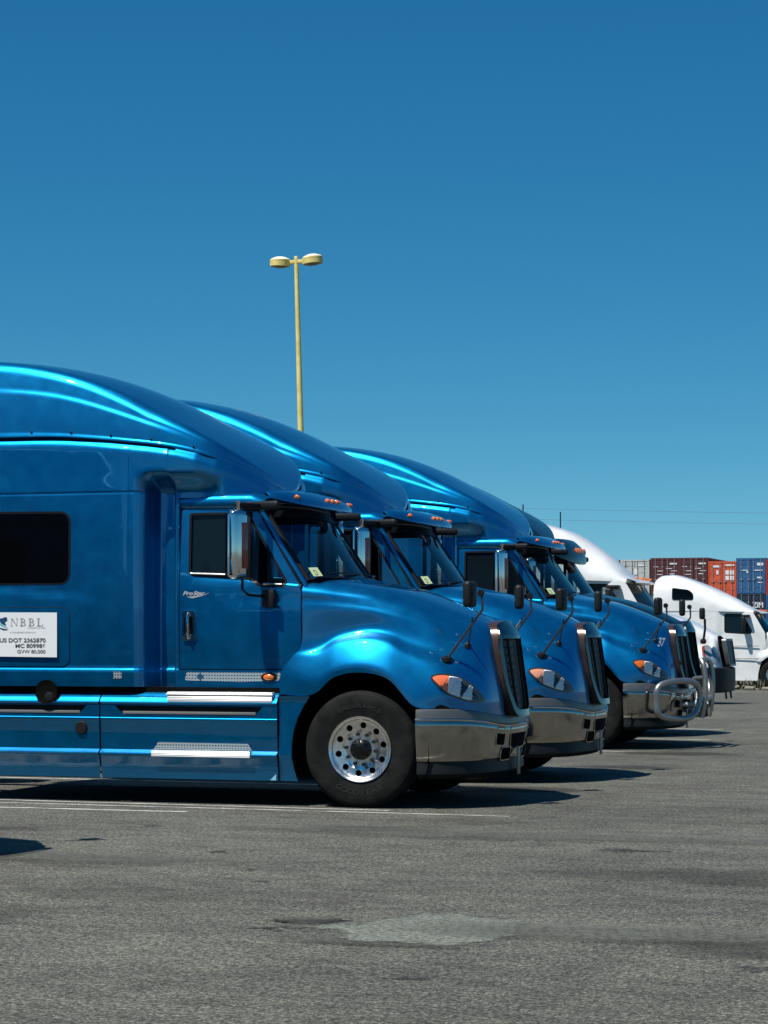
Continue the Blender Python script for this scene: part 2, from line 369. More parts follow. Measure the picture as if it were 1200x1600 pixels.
for i, (cx, cy, rx, ry, op) in enumerate([(-6.1, 23.1, .8, .5, .7), (-5.6, 27.2, .6, .4, .6), (-5.9, 18.2, .7, .25, .35), (-9.6, 17.3, 1.2, .3, .4), (-2.2, 15.3, 1.4, .5, .30), (-1.2, 19.8, 1.8, .5, .30), (-5.8, 13.2, .9, .4, .15), (-1.6, 12.0, .8, .45, .35), (-5.6, 30.5, .8, .4, .6), (-.8, 25.5, 2.2, .6, .3), (-3.75, 11.48, .5, .07, .5), (-4.33, 12.28, .20, .14, .55)]):
    mt = soft_mat('oil stained asphalt', (.040, .039, .034), (cx, cy), (rx, ry), .5, op, 1.6)
    decal('oil_stain', [(cx-rx*1.3, cy-ry*1.3), (cx+rx*1.3, cy-ry*1.3), (cx+rx*1.3, cy+ry*1.3), (cx-rx*1.3, cy+ry*1.3)], mt, .008+.0005*i)
for i, (cx, cy, rx, ry, op) in enumerate([(-2.5, 12.3, 1.3, .35, .5), (-7.6, 15.2, 1.8, .35, .4), (-4.5, 17.9, 2.4, .35, .35), (-1.0, 14.0, 1.2, .3, .4)]):
    mt = soft_mat('bleached asphalt', (.112, .116, .100), (cx, cy), (rx, ry), .6, op, 1.4)
    decal('pale_streak', [(cx-rx*1.3, cy-ry*1.3), (cx+rx*1.3, cy-ry*1.3), (cx+rx*1.3, cy+ry*1.3), (cx-rx*1.3, cy+ry*1.3)], mt, .015+.0005*i)
M['stain'] = fade_mat('dark asphalt stain', (.030, .030, .028), .42, .66, 8)
for q in [(-4.48, 12.28, .09, .08, 3), (-4.2, 12.36, .13, .10, 4), (-4.36, 11.95, .2, .10, 12), (-3.45, 16.95, .25, .10, 5), (-7.7, 17.89, .09, .09, 7), (-6.35, 15.97, .08, .07, 8), (-5.65, 14.8, .05, .10, 9), (-5.32, 14.15, .06, .05, 10), (-3.28, 16.48, .05, .06, 13), (-3.18, 10.43, .12, .05, 14), (-1.68, 11.22, .10, .10, 15)]:
    decal('asphalt_stain', blob(*q[:4], sd=q[4], j=.45), M['stain'])
M['crack'] = mat('open asphalt crack', (.02, .02, .02), .9)
def crack(pts, w):
    r_ = random.Random(len(pts)); P = catmull(pts, 5); L_ = []; Rr = []
    for i, (x, y) in enumerate(P):
        t = i/(len(P)-1); h = w*math.sin(math.pi*min(max(t, .03), .97))*r_.uniform(.3, 1.3); L_.append((x, y+h)); Rr.append((x, y-h))
    return L_+Rr[::-1]
decal('asphalt_crack', crack([(-3.74, 16.95), (-3.6, 17.07), (-3.46, 16.99), (-3.32, 16.92), (-3.15, 16.82)], .018), M['crack'], .006)
decal('asphalt_crack', crack([(-4.57, 12.36), (-4.5, 12.25), (-4.41, 12.22)], .028), M['crack'], .006)
decal('asphalt_crack', crack([(-4.3, 12.34), (-4.24, 12.40), (-4.12, 12.37)], .022), M['crack'], .006)

# ------------------------------------------------------------------ the blue sleeper truck (local: x forward from the front axle, near side is -y)
def shell_funcs(zc, zb, wn):
    return itp(zc), itp(zb), itp(wn)
ZC, ZB, WN = shell_funcs(
    [(-4.45, 4.33), (-4.2, 4.36), (-3.9, 4.355), (-3.4, 4.29), (-2.9, 4.165), (-2.4, 3.965), (-1.9, 3.70), (-1.6, 3.525), (-1.4, 3.385), (-1.25, 3.245), (-1.16, 3.12), (-1.12, 3.02)],
    [(-4.45, 3.52), (-3.67, 3.517), (-3.0, 3.505), (-2.32, 3.44), (-1.9, 3.385), (-1.6, 3.315), (-1.35, 3.22), (-1.2, 3.11), (-1.12, 3.01)],
    [(-4.45, 1.20), (-2.2, 1.20), (-1.9, 1.19), (-1.6, 1.13), (-1.45, 1.03), (-1.34, .88), (-1.24, .66), (-1.17, .42), (-1.13, .2), (-1.12, .02)])
XN = -1.12
def fairing_mesh():
    xs = np.concatenate([np.linspace(-4.45, -1.5, 50), np.linspace(-1.47, -1.20, 14), np.linspace(-1.19, -1.1205, 10)])
    P = []
    for x in xs:
        w, zt, z0 = float(WN(x)), float(ZC(x)), float(ZB(x)); h = max(zt-z0, .012)
        r = min(.17, .40*h, w*.5); lean = 1; row = []
        zz = list(np.linspace(0, h-r, 34)); pts = [(w-min(1, w/.8)*h*(.05*q/h+.115*(q/h)**2), z0+q) for q in zz]
        ye, ze = pts[-1]; ct = min(.10, .25*h)*min(1, w/.6)
        for q in np.linspace(0, 1, 12)[1:]:
            t0_ = .27*min(1, w/.8); a_ = t0_+q*(math.pi/2*.92-t0_); pts.append((ye-r*(math.cos(t0_)-math.cos(a_))/math.cos(t0_), ze+(r-ct*.6)*(math.sin(a_)-math.sin(t0_))/(1-math.sin(t0_))))
        yc, zc_ = pts[-1]
        for q in np.linspace(0, 1, 12)[1:]: pts.append((yc*(1-q), zc_+(zt-zc_)*(1-(1-q)**2)))
        for y, z in pts:
            zcr = z0+h*(.56-.10*float(sst(x, -3.4, -1.8)))
            k = float(sst(z, zcr-.02, zcr+.035))*(1-float(sst(z, z0+h*.80, z0+h*.9)))*(1-float(sst(x, -2.3, -1.5)))*float(sst(x, -4.2, -3.5))
            y -= .012*k
            y += .010*(1-float(sst(z, z0+.018, z0+.03)))*(1 if w > .3 else 0)
            row.append((x, -max(y, 0), z))
        P.append(row+[(x, -q[1], q[2]) for q in row[::-1][1:]])
    V, F = grid_geo(P)
    # rear wall
    b = len(P[0]); F.append(tuple(range(b)))
    return V, F
def side_y(x, z, upper=True):
    """half width of cab and sleeper skin"""
    rec = float(np.interp(x, [-2.36, -2.26, -2.21, -2.18, -2.165, -2.105, -2.09, -1.95, -1.93, -1.915, -1.89, -1.87], [1.25, 1.243, 1.225, 1.20, 1.17, .99, .97, .955, .97, 1.05, 1.092, 1.10]))
    w2 = min(1.247, float(WN(x))+.045)
    s = float(sst(z, 2.95, 3.16)); y = rec*(1-s)+w2*s
    zb = float(ZB(x)); y -= .050*float(sst(z, zb-.10, zb))**1.5
    # swage lines
    k = 1-float(sst(x, -2.9, -2.5)); zc = 2.005-.075*(x+3.67); y -= .012*k*float(sst(z, zc-.004, zc+.022))
    y -= .014*max(0, (z-2.0)/1.4)**2+.030*max(0, (1.9-z)/.8)**2
    if z < 2.96: y -= .006*(1-float(sst(x, -2.05, -1.95)))
    y -= .0035*(1-float(sst(abs(z-2.962), .003, .008)))*(1-float(sst(x, -2.2, -2.0)))
    y -= .0025*(1-float(sst(abs(x+2.33), .003, .009)))*(1 if 2.2 < z < zb-.06 else 0)
    y += .013*(1-float(sst(z, 1.262, 1.274)))
    return y
def shell_mesh():
    zs0 = np.array(sorted(list(np.linspace(1.10, 2.93, 44))+[1.262, 1.268, 1.274, 2.952, 2.957, 2.96, 2.962, 2.965, 2.969, 2.974]+list(np.linspace(2.985, 3.16, 15))))
    xs = np.array(sorted(list(np.linspace(-4.45, -2.34, 30))+[-2.336, -2.33, -2.324]+list(np.linspace(-2.3, -1.85, 46))))
    MBb = MB()
    for s in (-1, 1):
        P = []
        for x in xs:
            zb = float(ZB(x)); zz = list(zs0)+list(3.16+(zb-3.16)*np.array([.15, .3, .45, .6, .7, .78, .85, .9, .94, .97, 1]))
            P.append([(x, s*side_y(x, z), z) for z in zz]+[(x, s*(side_y(x, zb)-.12), zb+.01)])
        MBb.add(*grid_geo(P))
    xs = np.concatenate([np.linspace(-1.85, -1.4, 24), np.linspace(-1.38, -1.2, 12), np.linspace(-1.19, -1.072, 14)])
    for s in (-1, 1):
        P = []
        for x in xs:
            xx = min(x, -1.12); zb = float(ZB(xx)); zl = 2.90
            w2 = float(np.interp(x, [-1.85, -1.65, -1.47, -1.35, -1.23, -1.15, -1.10, -1.072], [1.235, 1.20, 1.11, .99, .80, .58, .33, .0]))
            zz = [zl+(zb-zl)*t for t in np.linspace(0, 1, 26)]
            row = []
            for z in zz:
                rec = 1.095-.03*float(sst(x, -1.85, -1.6)); z0_ = 2.9+.05*min(1, (zb-2.9)/.42); q = float(sst(z, z0_, z0_+.21*min(1, (zb-2.9)/.42))); y = min(rec, w2+.02)*(1-q)+w2*q
                y -= .05*float(sst(z, zb-.10, zb))**1.5*min(1, w2/.4)
                row.append((x, s*max(y, 0), z))
            P.append(row+[(x, s*max(row[-1][1]*s-.12, 0), zb+.01)])
        MBb.add(*grid_geo(P))
    # back wall of the sleeper
    MBb.box((-4.44, 0, 2.3), (.02, 2.42, 2.4))
    return MBb
def door_y(x, z):
    y = 1.118-.055*max(0, z-2.05)/.8-.022*max(0, (1.88-z)/.6)**2
    y -= .009*float(sst(z, 1.885, 1.905))*float(sst(x, -1.62, -1.2))
    zz = 2.13-.075*(x+1.7)
    y -= .009*float(sst(z, zz-.0, zz+.02))*float(sst(x, -1.72, -1.66))
    return y
A_ROWS = [
 [(-.795,1.17,1.04),(-.785,1.175,1.24),(-.68,1.16,1.388),(-.595,1.13,1.52),(-.595,1.12,1.90),(-.60,1.07,2.05),(-.58,.80,2.13),(-.42,0,2.17)],
 [(-.47,1.20,1.04),(-.46,1.205,1.19),(-.44,1.15,1.40),(-.43,1.085,1.525),(-.43,1.085,1.88),(-.43,1.03,2.035),(-.43,.75,2.12),(-.32,0,2.15)],
 [(-.25,1.225,1.20),(-.25,1.22,1.30),(-.25,1.13,1.50),(-.25,1.045,1.605),(-.25,1.05,1.87),(-.25,.98,2.01),(-.25,.7,2.09),(-.2,0,2.12)],
 [(0,1.235,1.25),(0,1.228,1.34),(0,1.12,1.545),(0,1.005,1.645),(0,1.0,1.85),(0,.92,1.975),(0,.65,2.05),(0,0,2.08)],
 [(.28,1.225,1.19),(.27,1.215,1.285),(.24,1.11,1.51),(.2,.985,1.62),(.18,.96,1.81),(.17,.86,1.935),(.17,.6,2.015),(.17,0,2.04)],
 [(.53,1.20,.94),(.50,1.19,1.11),(.45,1.11,1.39),(.4,.955,1.54),(.38,.90,1.75),(.36,.79,1.875),(.35,.55,1.955),(.35,0,1.985)],
 [(.78,1.10,.93),(.77,1.10,1.1),(.73,1.04,1.29),(.67,.89,1.46),(.62,.81,1.665),(.60,.69,1.79),(.58,.47,1.87),(.58,0,1.90)],
 [(.98,.93,.90),(.97,.93,1.05),(.93,.87,1.25),(.88,.76,1.43),(.85,.68,1.58),(.83,.58,1.70),(.8,.4,1.775),(.8,0,1.805)],
 [(1.10,.70,.87),(1.10,.71,1.0),(1.07,.69,1.2),(1.03,.62,1.38),(1.0,.56,1.52),(.97,.50,1.635),(.94,.35,1.71),(.93,0,1.74)],
 [(1.16,.37,.83),(1.155,.38,1.0),(1.13,.40,1.18),(1.10,.41,1.33),(1.07,.42,1.48),(1.04,.40,1.60),(1.01,.29,1.68),(1.0,0,1.705)]]
def hood_pts(fx=lambda p: p, crease=True):
    A = np.array([[fx(p) for p in r] for r in A_ROWS], float)
    def up(P, n):
        q = [catmull([P[i, j] for i in range(P.shape[0])], n) for j in range(P.shape[1])]; return np.array(q).transpose(1, 0, 2)
    G = up(A, 9); G = up(G.transpose(1, 0, 2), 9).transpose(1, 0, 2)
    if crease:
        for i in range(G.shape[0]):
            for j in range(G.shape[1]):
                x, y, z = G[i, j]; zc = 1.895-.03*(x+.6)-.10*(x+.6)**2
                if z < 1.97 and x < .9: G[i, j, 1] -= .011*float(sst(z, zc-.012, zc+.012))*(1-float(sst(x, .4, .85)))*(1-float(sst(z, 1.9, 1.99)))
    return G
HG = hood_pts()
def hood_mesh(G):
    P = [[(p[0], -p[1], p[2]) for p in row]+[(p[0], p[1], p[2]) for p in row[::-1][1:]] for row in G]
    V, F = grid_geo(P)
    # inner lip folded under the lower edge
    m = MB().add(V, F)
    for s in (-1, 1):
        E = [row[0] for row in G]; m.add(*grid_geo([[(p[0], s*p[1], p[2]), (p[0], s*(p[1]-.012), p[2]+.004), (p[0], s*(p[1]-.10 if p[0] < .6 else p[1]-.04), p[2]+.035)] for p in E]))
    return m
HV, HF = grid_geo([[(p[0], -p[1], p[2]) for p in row] for row in HG]); HB = BVHTree.FromPolygons([Vector(v) for v in HV], HF)
def hood_hit(x, z, t=0, tree=HB):
    h = tree.ray_cast(Vector((x, -3, z)), Vector((0, 1, 0)))
    if h[0] is None:
        h2 = tree.find_nearest(Vector((x, -1.0, z))); p, n_ = h2[0], h2[1]
    else: p, n_ = h[0], h[1]
    if n_.y > 0: n_ = -n_
    return p, n_
def on_hood(s, d0, saw=0):
    def f(a, b, t):
        p, n_ = hood_hit(a, b); q = p+n_*(d0-t+(saw*(1-(b/.032) % 1) if t == 0 else 0)); return (q.x, q.y*(-s), q.z)
    return f
def wheel(parent, c, sg, steer=True, outer=True):
    """sg: -1 near side face"""
    w = empty('wheel'); w.parent = parent; w.location = c
    t = MB(); Rr = .54; hw = .14
    prof = [(.285, -.10), (.300, -.128), (.36, -.142), (.43, -.146), (.500, -.141), (.518, -.131), (.526, -.120), (.529, -.112)]
    for y in (-.075, -.038, .0, .038, .075): prof += [(.540, y-.0145 if y > -.07 else y-.028), (.540, y+.010 if y < .07 else y+.028)]+([(.526, y+.013), (.526, y+.020)] if y < .07 else [])
    prof += [(.529, .112), (.518, .131), (.43, .146), (.36, .142), (.285, .11)]
    t.lathe([(r_, a*1) for r_, a in prof], (0, 0, 0), 'Y', 72)
    ty = t.out('tyre', M['tyre'], w, ang=30)
    # raised lettering
    for word, c0, rad, sz, flip in (('GOODYEAR', -90, .395, .070, True), ('ENDURANCE', 90, .405, .050, False)):
        m = MB(); n_ = len(word); da = 8.6 if flip else 7.0
        for i, ch in enumerate(word):
            V, F = text_geo(ch, sz, align='CENTER', sx=1.15, bold=.001)
            k = (i-(n_-1)/2)*da; a = R(c0+k) if flip else R(c0-k)
            VV = []
            for (u, v_) in V:
                if flip: rr_ = rad+.025-v_ ; tx = (math.cos(a)*rr_-math.sin(a)*u, math.sin(a)*rr_+math.cos(a)*u)
                else: rr_ = rad-.02+v_; tx = (math.cos(a)*rr_+math.sin(a)*u, math.sin(a)*rr_-math.cos(a)*u)
                VV.append((tx[0]*(1 if sg < 0 else -1), sg*(.148), tx[1]))
            m.add(VV, F)
        m.out('tyre_lettering', M['letter'], ty, smooth=False)
    # rim
    if outer:
        def dish(a, b, t_):
            r_ = math.hypot(a, b); y = np.interp(r_, [0, .13, .165, .19, .25, .285, .30], [.085, .085, .087, .100, .106, .125, .135]); return (a, sg*(y-t_), b)
        circ = lambda r_, cx=0, cy=0, n=20: [(cx+r_*math.cos(2*math.pi*i/n), cy+r_*math.sin(2*math.pi*i/n)) for i in range(n)]
        holes = [circ(.030, .222*math.cos(R(i*36+12)), .222*math.sin(R(i*36+12)), 16) for i in range(10)]
        V, F = sheet_geo(circ(.272, n=72), holes, dish, .016, .02)
        m = MB().add(V, F); m.lathe([(.268, .114), (.276, .126), (.290, .140), (.302, .143), (.305, .136), (.300, .12), (.285, .08), (.265, .0), (.265, -.1)], (0, 0, 0), 'Y', 72, sg)
        m.out('rim', M['alu'], w, ang=40)
        nut = None
        for i in range(10):
            a = R(i*36-6)
            if nut is None: o = nut = MB().lathe([(.0, .135), (.013, .135), (.016, .128), (.018, .086)], (0, 0, 0), 'Y', 6, sg).out('lug_nut', M['lug'], w)
            else: o = link(nut.copy())
            o.location = (.143*math.cos(a), 0, .143*math.sin(a))
        m = MB().lathe([(0, .175), (.035, .175), (.04, .168), (.055, .165), (.085, .150), (.095, .135), (.100, .085)], (0, 0, 0), 'Y', 32, sg)
        for i in range(8):
            a = R(i*45); m.lathe([(0, .168), (.009, .168), (.010, .140)], (.077*math.cos(a), 0, .077*math.sin(a)), 'Y', 6, sg)
        m.out('hub', M['hubblack'], w)
    MB().lathe([(0, .03), (.27, .03), (.27, -.02), (0, -.02)], (0, 0, 0), 'Y', 32, sg).out('brake_drum', M['void'], w)
    return w
M['letter'] = mat('tyre lettering rubber', (.016, .016, .0155), .6)
M['lug'] = mat('dark wheel nuts', (.03, .03, .03), .35, .5)
M['hubblack'] = mat('black greasy hub', (.004, .004, .004), .3)
def side_map(s, off=0, fy=side_y):
    return lambda a, b, t: (a, s*(fy(a, b)+off-t), b)
def ring(outer, w):
    c = np.mean(outer, axis=0); out = []
    P = [np.array(p) for p in outer]; N = len(P); area = sum(P[i][0]*P[(i+1) % N][1]-P[(i+1) % N][0]*P[i][1] for i in range(N)); sgn = 1 if area > 0 else -1
    for i in range(N):
        d = P[(i+1) % N]-P[i-1]; d = d/(np.linalg.norm(d)+1e-9); out.append(tuple(P[i]+np.array((-d[1], d[0]))*w*sgn))
    return out
def build_semi():
    T = empty('semi_truck')
    V, F = fairing_mesh(); rf = mesh_obj('roof_fairing', V, F, M['blue'], T, ang=50)
    for s in (-1, 1):
        for x in np.arange(-4.2, -1.5, .42):
            MB().lathe([(0, .007), (.010, .005), (.012, 0)], (x, s*(float(WN(x))+.006), float(ZB(x))+.045), 'Y', 10, s).out('fairing_bolt', M['black'], rf)
    sh = shell_mesh().out('sleeper_cab', M['blue'], T, ang=50)
    for s in (-1, 1):
        wnd = rnd([(-3.78, 2.768), (-2.945, 2.762), (-2.945, 2.10), (-3.78, 2.10)], .10)
        sheet('sleeper_window_seal', ring(wnd, -.022), [], side_map(s, .004), .004, M['black'], sh)
        sheet('sleeper_window', wnd, [], side_map(s, .008), .003, M['darkglass'], sh)
        hd = rnd([(-3.95, 1.855), (-2.925, 1.855), (-2.925, 1.29), (-3.95, 1.29)], .09)
        sheet('luggage_hatch_seal', ring(hd, -.008), [], side_map(s, .0015), .002, M['seal'], sh)
        sheet('luggage_hatch', hd, [], side_map(s, .006), .004, M['blue'], sh)
        sheet('reflective_sticker', [(-2.46, 1.175), (-2.375, 1.175), (-2.375, 1.245), (-2.46, 1.245)], [], side_map(s, .004), .002, M['tread'], sh)
    # cab frame: roof, rails, sill, pillars
    m = MB()
    for s in (-1, 1):
        P = []
        for x in np.linspace(-1.86, -1.0, 14):
            k = float(sst(x, -1.12, -1.0)); dz = -.05*k
            P.append([(x, s*(y-.03*k), z+dz) for y, z in ((1.045, 2.79), (1.07, 2.80), (1.083, 2.83), (1.086, 2.86), (1.080, 2.89), (1.06, 2.915), (1.02, 2.935), (.9, 2.95), (0, 2.96))])
        m.add(*grid_geo(P))
        V, F = sheet_geo([(-1.86, 1.095), (-.79, 1.095), (-.745, 1.20), (-.80, 1.262), (-1.86, 1.262)], [], lambda a, b, t, s=s: (a, s*(1.112-t), b), .03); m.add(V, F)
        V, F = sheet_geo([(-1.86, 1.26), (-1.842, 1.26), (-1.842, 2.80), (-1.86, 2.80)], [], lambda a, b, t, s=s: (a, s*(door_y(a, b)-.003-t), b), .03, .2); m.add(V, F)
        # A pillar behind the door edge, to the windscreen
        pb, pt = [(-.60, 1.07, 2.06), (-.545, 1.04, 2.10)], [(-1.075, 1.04, 2.80), (-1.02, 1.01, 2.83)]
        m.tube([(-.585, s*1.045, 2.04), (-.60, s*1.045, 2.08), (-.84, s*1.032, 2.44), (-1.06, s*1.015, 2.80)], .030, 10)
    fr_ = m.out('cab_frame', M['blue'], T, ang=50)
    m = MB()
    m.box((-.60, 0, 1.68), (.06, 2.08, .86)); m.box((-1.25, 0, 1.20), (1.3, 2.1, .10)); m.out('firewall', M['void'], T)
    # doors
    dout = rnd([(-1.832, 2.788), (-1.085, 2.788), (-.612, 2.03), (-.605, 1.49), (-.80, 1.272), (-1.832, 1.272)], [.03, .05, .05, .06, .03, .02])
    hole = rnd([(-1.752, 2.755), (-1.16, 2.755), (-.745, 2.09), (-.79, 2.04), (-1.02, 2.045), (-1.12, 2.115), (-1.70, 2.15), (-1.745, 2.19)], [.04, .05, .04, .04, .05, .1, .03, .04])
    for s in (-1, 1):
        sheet('door_seal', ring(dout, -.014), [ring(hole, .02)], lambda a, b, t, s=s: (a, s*(door_y(a, b)-.012-t), b), .02, M['black'], T)
        d = sheet('door', dout, [hole], lambda a, b, t, s=s: (a, s*(door_y(a, b)-t), b), .04, M['blue'], T, ang=50)
        tag(d)
        sheet('window_frame', ring(hole, -.002), [ring(hole, .022)], lambda a, b, t, s=s: (a, s*(door_y(a, b)+.003-t), b), .03, M['black'], d)
        rear = [(-1.75, 2.75), (-1.185, 2.75), (-1.185, 2.125), (-1.70, 2.155), (-1.742, 2.19)]
        frnt = [(-1.165, 2.75), (-.75, 2.09), (-.79, 2.045), (-1.01, 2.05), (-1.115, 2.12), (-1.165, 2.13)]
        sheet('door_window', rear, [], lambda a, b, t, s=s: (a, s*(door_y(a, b)-.018-t), b), 0, M['sideglass'] if s < 0 else M['glass'], d)
        sheet('quarter_window', frnt, [], lambda a, b, t, s=s: (a, s*(door_y(a, b)-.016-t), b), 0, M['glass'], d)
        MB().box((-1.15, s*1.07, 2.43), (.05, .03, .66), .005).out('window_divider', M['black'], d)
        MB().tube([(-1.725, s*1.112, 2.178), (-1.20, s*1.112, 2.158)], .011, 8).out('window_trim', M['alu'], d); m = MB(); m.tube([(-.99, s*1.108, 2.072), (-.80, s*1.108, 2.068)], .011, 8)
        m.out('window_trim', M['alu'], d)
        # door handle
        hm = MB(); hm.add(*sheet_geo(rnd([(-1.80, 1.822), (-1.668, 1.822), (-1.668, 1.535), (-1.80, 1.535)], .035), [rnd([(-1.782, 1.77), (-1.686, 1.77), (-1.686, 1.60), (-1.782, 1.60)], .03)], lambda a, b, t, s=s: (a, s*(door_y(a, b)+.018-t), b), .018))
        hm.tube([(-1.734, s*1.135, 1.80), (-1.734, s*1.165, 1.76), (-1.734, s*1.168, 1.68), (-1.734, s*1.16, 1.60), (-1.734, s*1.135, 1.56)], .016, 10)
        h_ = hm.out('door_handle', M['chrome'], d)
        sheet('handle_recess', rnd([(-1.785, 1.773), (-1.683, 1.773), (-1.683, 1.597), (-1.785, 1.597)], .03), [], lambda a, b, t, s=s: (a, s*(door_y(a, b)+.004-t), b), .003, M['black'], d)
        # script badge
        bm_ = MB()
        for word, x0, sz, dz in (('Pro', -1.80, .050, 0), ('Star', -1.695, .050, .0)):
            V, F = text_geo(word, sz, sx=1.35, bold=.0025, shear=.35)
            bm_.add([(((x0+u) if s < 0 else (-3.33-x0-u+.0)), s*(1.122), 1.972+v_) for u, v_ in V], F)
        bm_.add([(-1.76, s*1.121, 1.955), (-1.60, s*1.121, 1.972), (-1.52, s*1.121, 1.995), (-1.60, s*1.121, 1.962), (-1.70, s*1.121, 1.940)], [(0, 1, 2, 3, 4)])
        bm_.out('badge', M['badge'], d, smooth=False)
        # chrome kick strip on the sill
        k = sheet('kick_strip', rnd([(-1.76, 1.240), (-.82, 1.240), (-.80, 1.215), (-.83, 1.165), (-1.2, 1.150), (-1.70, 1.160), (-1.775, 1.165)], .012), [], lambda a, b, t, s=s: (a, s*(1.116-t), b), .004, M['tread'], T)
        MB().lathe([(0, .024), (.03, .022), (.045, .014), (.05, .0)], (0, 0, 0), 'Y', 28, s).out('o', M['amber'], k)
        lamp = k.children[0]; lamp.name = 'side_marker'; lamp.scale = (1.15, 1, .62); lamp.location = (-.925, s*1.116, 1.197)
        MB().lathe([(.05, .002), (.056, .012), (.066, .010), (.070, .0)], (0, 0, 0), 'Y', 28, s).out('marker_bezel', M['black'], k)
        q = k.children[-1] if k.children[-1].name.startswith('marker_bezel') else [c for c in k.children if c.name.startswith('marker_bezel')][0]
        q.scale = (1.15, 1, .62); q.location = (-.925, s*1.116, 1.197)
        sheet('kick_strip_diamond', [(-1.655, 1.20), (-1.62, 1.235), (-1.585, 1.20), (-1.62, 1.165)], [], lambda a, b, t, s=s: (a, s*(1.120-t), b), .003, M['navyink'], k)
    # windscreen
    def ws(yy, t):
        """t 0 bottom .. 1 top"""
        q = (yy/1.02)**2; xb, zb_ = -.39-.19*q, 2.13-.03*q; xt, zt = -.93-.13*q, 2.84-.02*q
        return (xb+(xt-xb)*t, yy, zb_+(zt-zb_)*t)
    P = [[ws(y*(1-.035*t), t) for t in np.linspace(0, 1, 8)] for y in np.linspace(-1.0, 1.0, 28)]
    wsn = mesh_obj('windscreen', *grid_geo(P), M['glass'], T)
    m = MB()
    E = [ws(-1.0, t) for t in np.linspace(0, 1, 8)]; E2 = [ws(1.0, t) for t in np.linspace(0, 1, 8)]
    m.tube([(p[0], p[1]*(1-.035*i/7), p[2]) for i, p in enumerate(E)], .030, 8); m.tube([(p[0], p[1]*(1-.035*i/7), p[2]) for i, p in enumerate(E2)], .030, 8)
    m.tube([ws(y, 0.0) for y in np.linspace(-1.0, 1.0, 20)], .024, 8); m.tube([ws(y*.965, 1.) for y in np.linspace(-1.0, 1.0, 20)], .03, 8)
    V, F = grid_geo([[ws(y*(1-.035*t), t) for t in (.84, .92, 1)] for y in np.linspace(-1, 1, 28)]); m.add([(a+.006, b_, c+.004) for a, b_, c in V], F)
    m.out('windscreen_seal', M['black'], wsn)
    for y0, y1 in ((-.55, -.02), (.35, .88)):
        m = MB(); m.tube([(ws(y0, .0)[0]+.06, y0, 2.13), (ws(y0+.1, .04)[0]+.04, y0+.1, 2.17), (ws(y1, .05)[0]+.03, y1, 2.185)], .012, 6); m.tube([(ws(y0+.12, .07)[0]+.02, y0-.15, 2.185), (ws(y1, .07)[0]+.02, y1+.1, 2.19)], .008, 6)
        m.out('wiper', M['black'], wsn)
    P0 = ws(-.83, .05)
    def stk(a, b, t): q = ws(-.90+a, b); return (q[0]+.006+t, q[1], q[2]+.004)
    st = sheet('windscreen_sticker', [(0, .05), (.14, .05), (.14, .165), (0, .165)], [], stk, .002, M['sticker'], wsn)
    V, F = text_geo('D', .07); mesh_obj('sticker_letter', [(stk(.035+u, .065+v_*1.4, .004)) for u, v_ in V], F, M['ink'], st, smooth=False)
    # cowl between windscreen and hood
    m = MB(); P = [[ws(y, 0), (ws(y, 0)[0]+.09, y, 2.135)] for y in np.linspace(-1, 1, 16)]; m.add(*grid_geo(P)); m.out('cowl', M['plastic'], T)
    # interior
    m = MB(); m.box((-.72, 0, 1.93), (.42, 1.9, .26), .06); m.tube([(-1.02, .48, 2.02), (-.85, .48, 1.9)], .03); m.lathe([(.20, -.01), (.22, 0), (.20, .01)], (-1.05, .48, 2.05), 'X', 24); m.out('dashboard', M['dash'], T)
    for yy in (-.55, .50):
        m = MB(); m.box((-1.55, yy, 1.62), (.5, .5, .16), .05); m.box((-1.80, yy, 2.0), (.14, .48, .72), .06, Vector((0, 0, 1)).rotation_difference(Vector((-.12, 0, 1)))); m.box((-1.86, yy, 2.46), (.10, .28, .2), .04); m.out('seat', M['seat'], T)
    m = MB(); m.box((-2.0, 0, 2.0), (.03, 1.84, 1.8)); m.out('sleeper_curtain', M['seat'], T)
    # sun visor
    def vis(yy, k):
        e = max(0, 1-(abs(yy)/1.07)**2.4)**.6; xr = -.99; xf = xr+.03+.33*e
        zt = 2.93+.035*e; th = 0
        tab = [(0, 0), (.15, .025), (.4, .020), (.7, -.02), (.9, -.07), (1.0, -.115), (1.0, -.150), (.93, -.155), (.7, -.12), (.4, -.09), (.1, -.07)]
        a, b_ = tab[k]; return (xr+(xf-xr)*a, yy, zt+b_*(.25+.75*e))
    ys = np.sin(np.linspace(-math.pi/2, math.pi/2, 41))*1.068
    sv = mesh_obj('sun_visor', *grid_geo([[vis(y, k) for k in list(range(11))+[0]] for y in ys]), M['blue'], T, ang=60)
    for yy in (-.78, -.14, 0, .14, .78):
        q = Vector(vis(yy, 4)); m = MB(); m.box((0, 0, 0), (.05, .085, .042), .018, seg=3); o = m.out('marker_lamp', M['amber'], sv); o.location = (q.x-.008, q.y, q.z+.006); o.rotation_euler = (0, R(38), -yy*.5)
    # hood
    hd = hood_mesh(HG).out('hood', M['blue'], T, ang=60)
    for s in (-1, 1):
        for x, z in ((.80, 1.60), (.84, 1.345), (.62, 1.43)):
            p_, n_ = hood_hit(x, z); o = MB().lathe([(0, .010), (.012, .009), (.017, .004), (.018, -.01)], (0, 0, 0), 'Z', 12).out('hood_stud', M['silver'], T)
            o.location = (p_.x, -s*p_.y, p_.z); o.rotation_euler = Vector((n_.x, -s*n_.y, n_.z)).to_track_quat('Z', 'Y').to_euler()
    # extension of the fender down to the skirt
    arch = [(-.67*math.cos(R(a))*1.0, .52+.73*math.sin(R(a))) for a in (45, 35, 25, 15, 5, -5, -15, -23)]
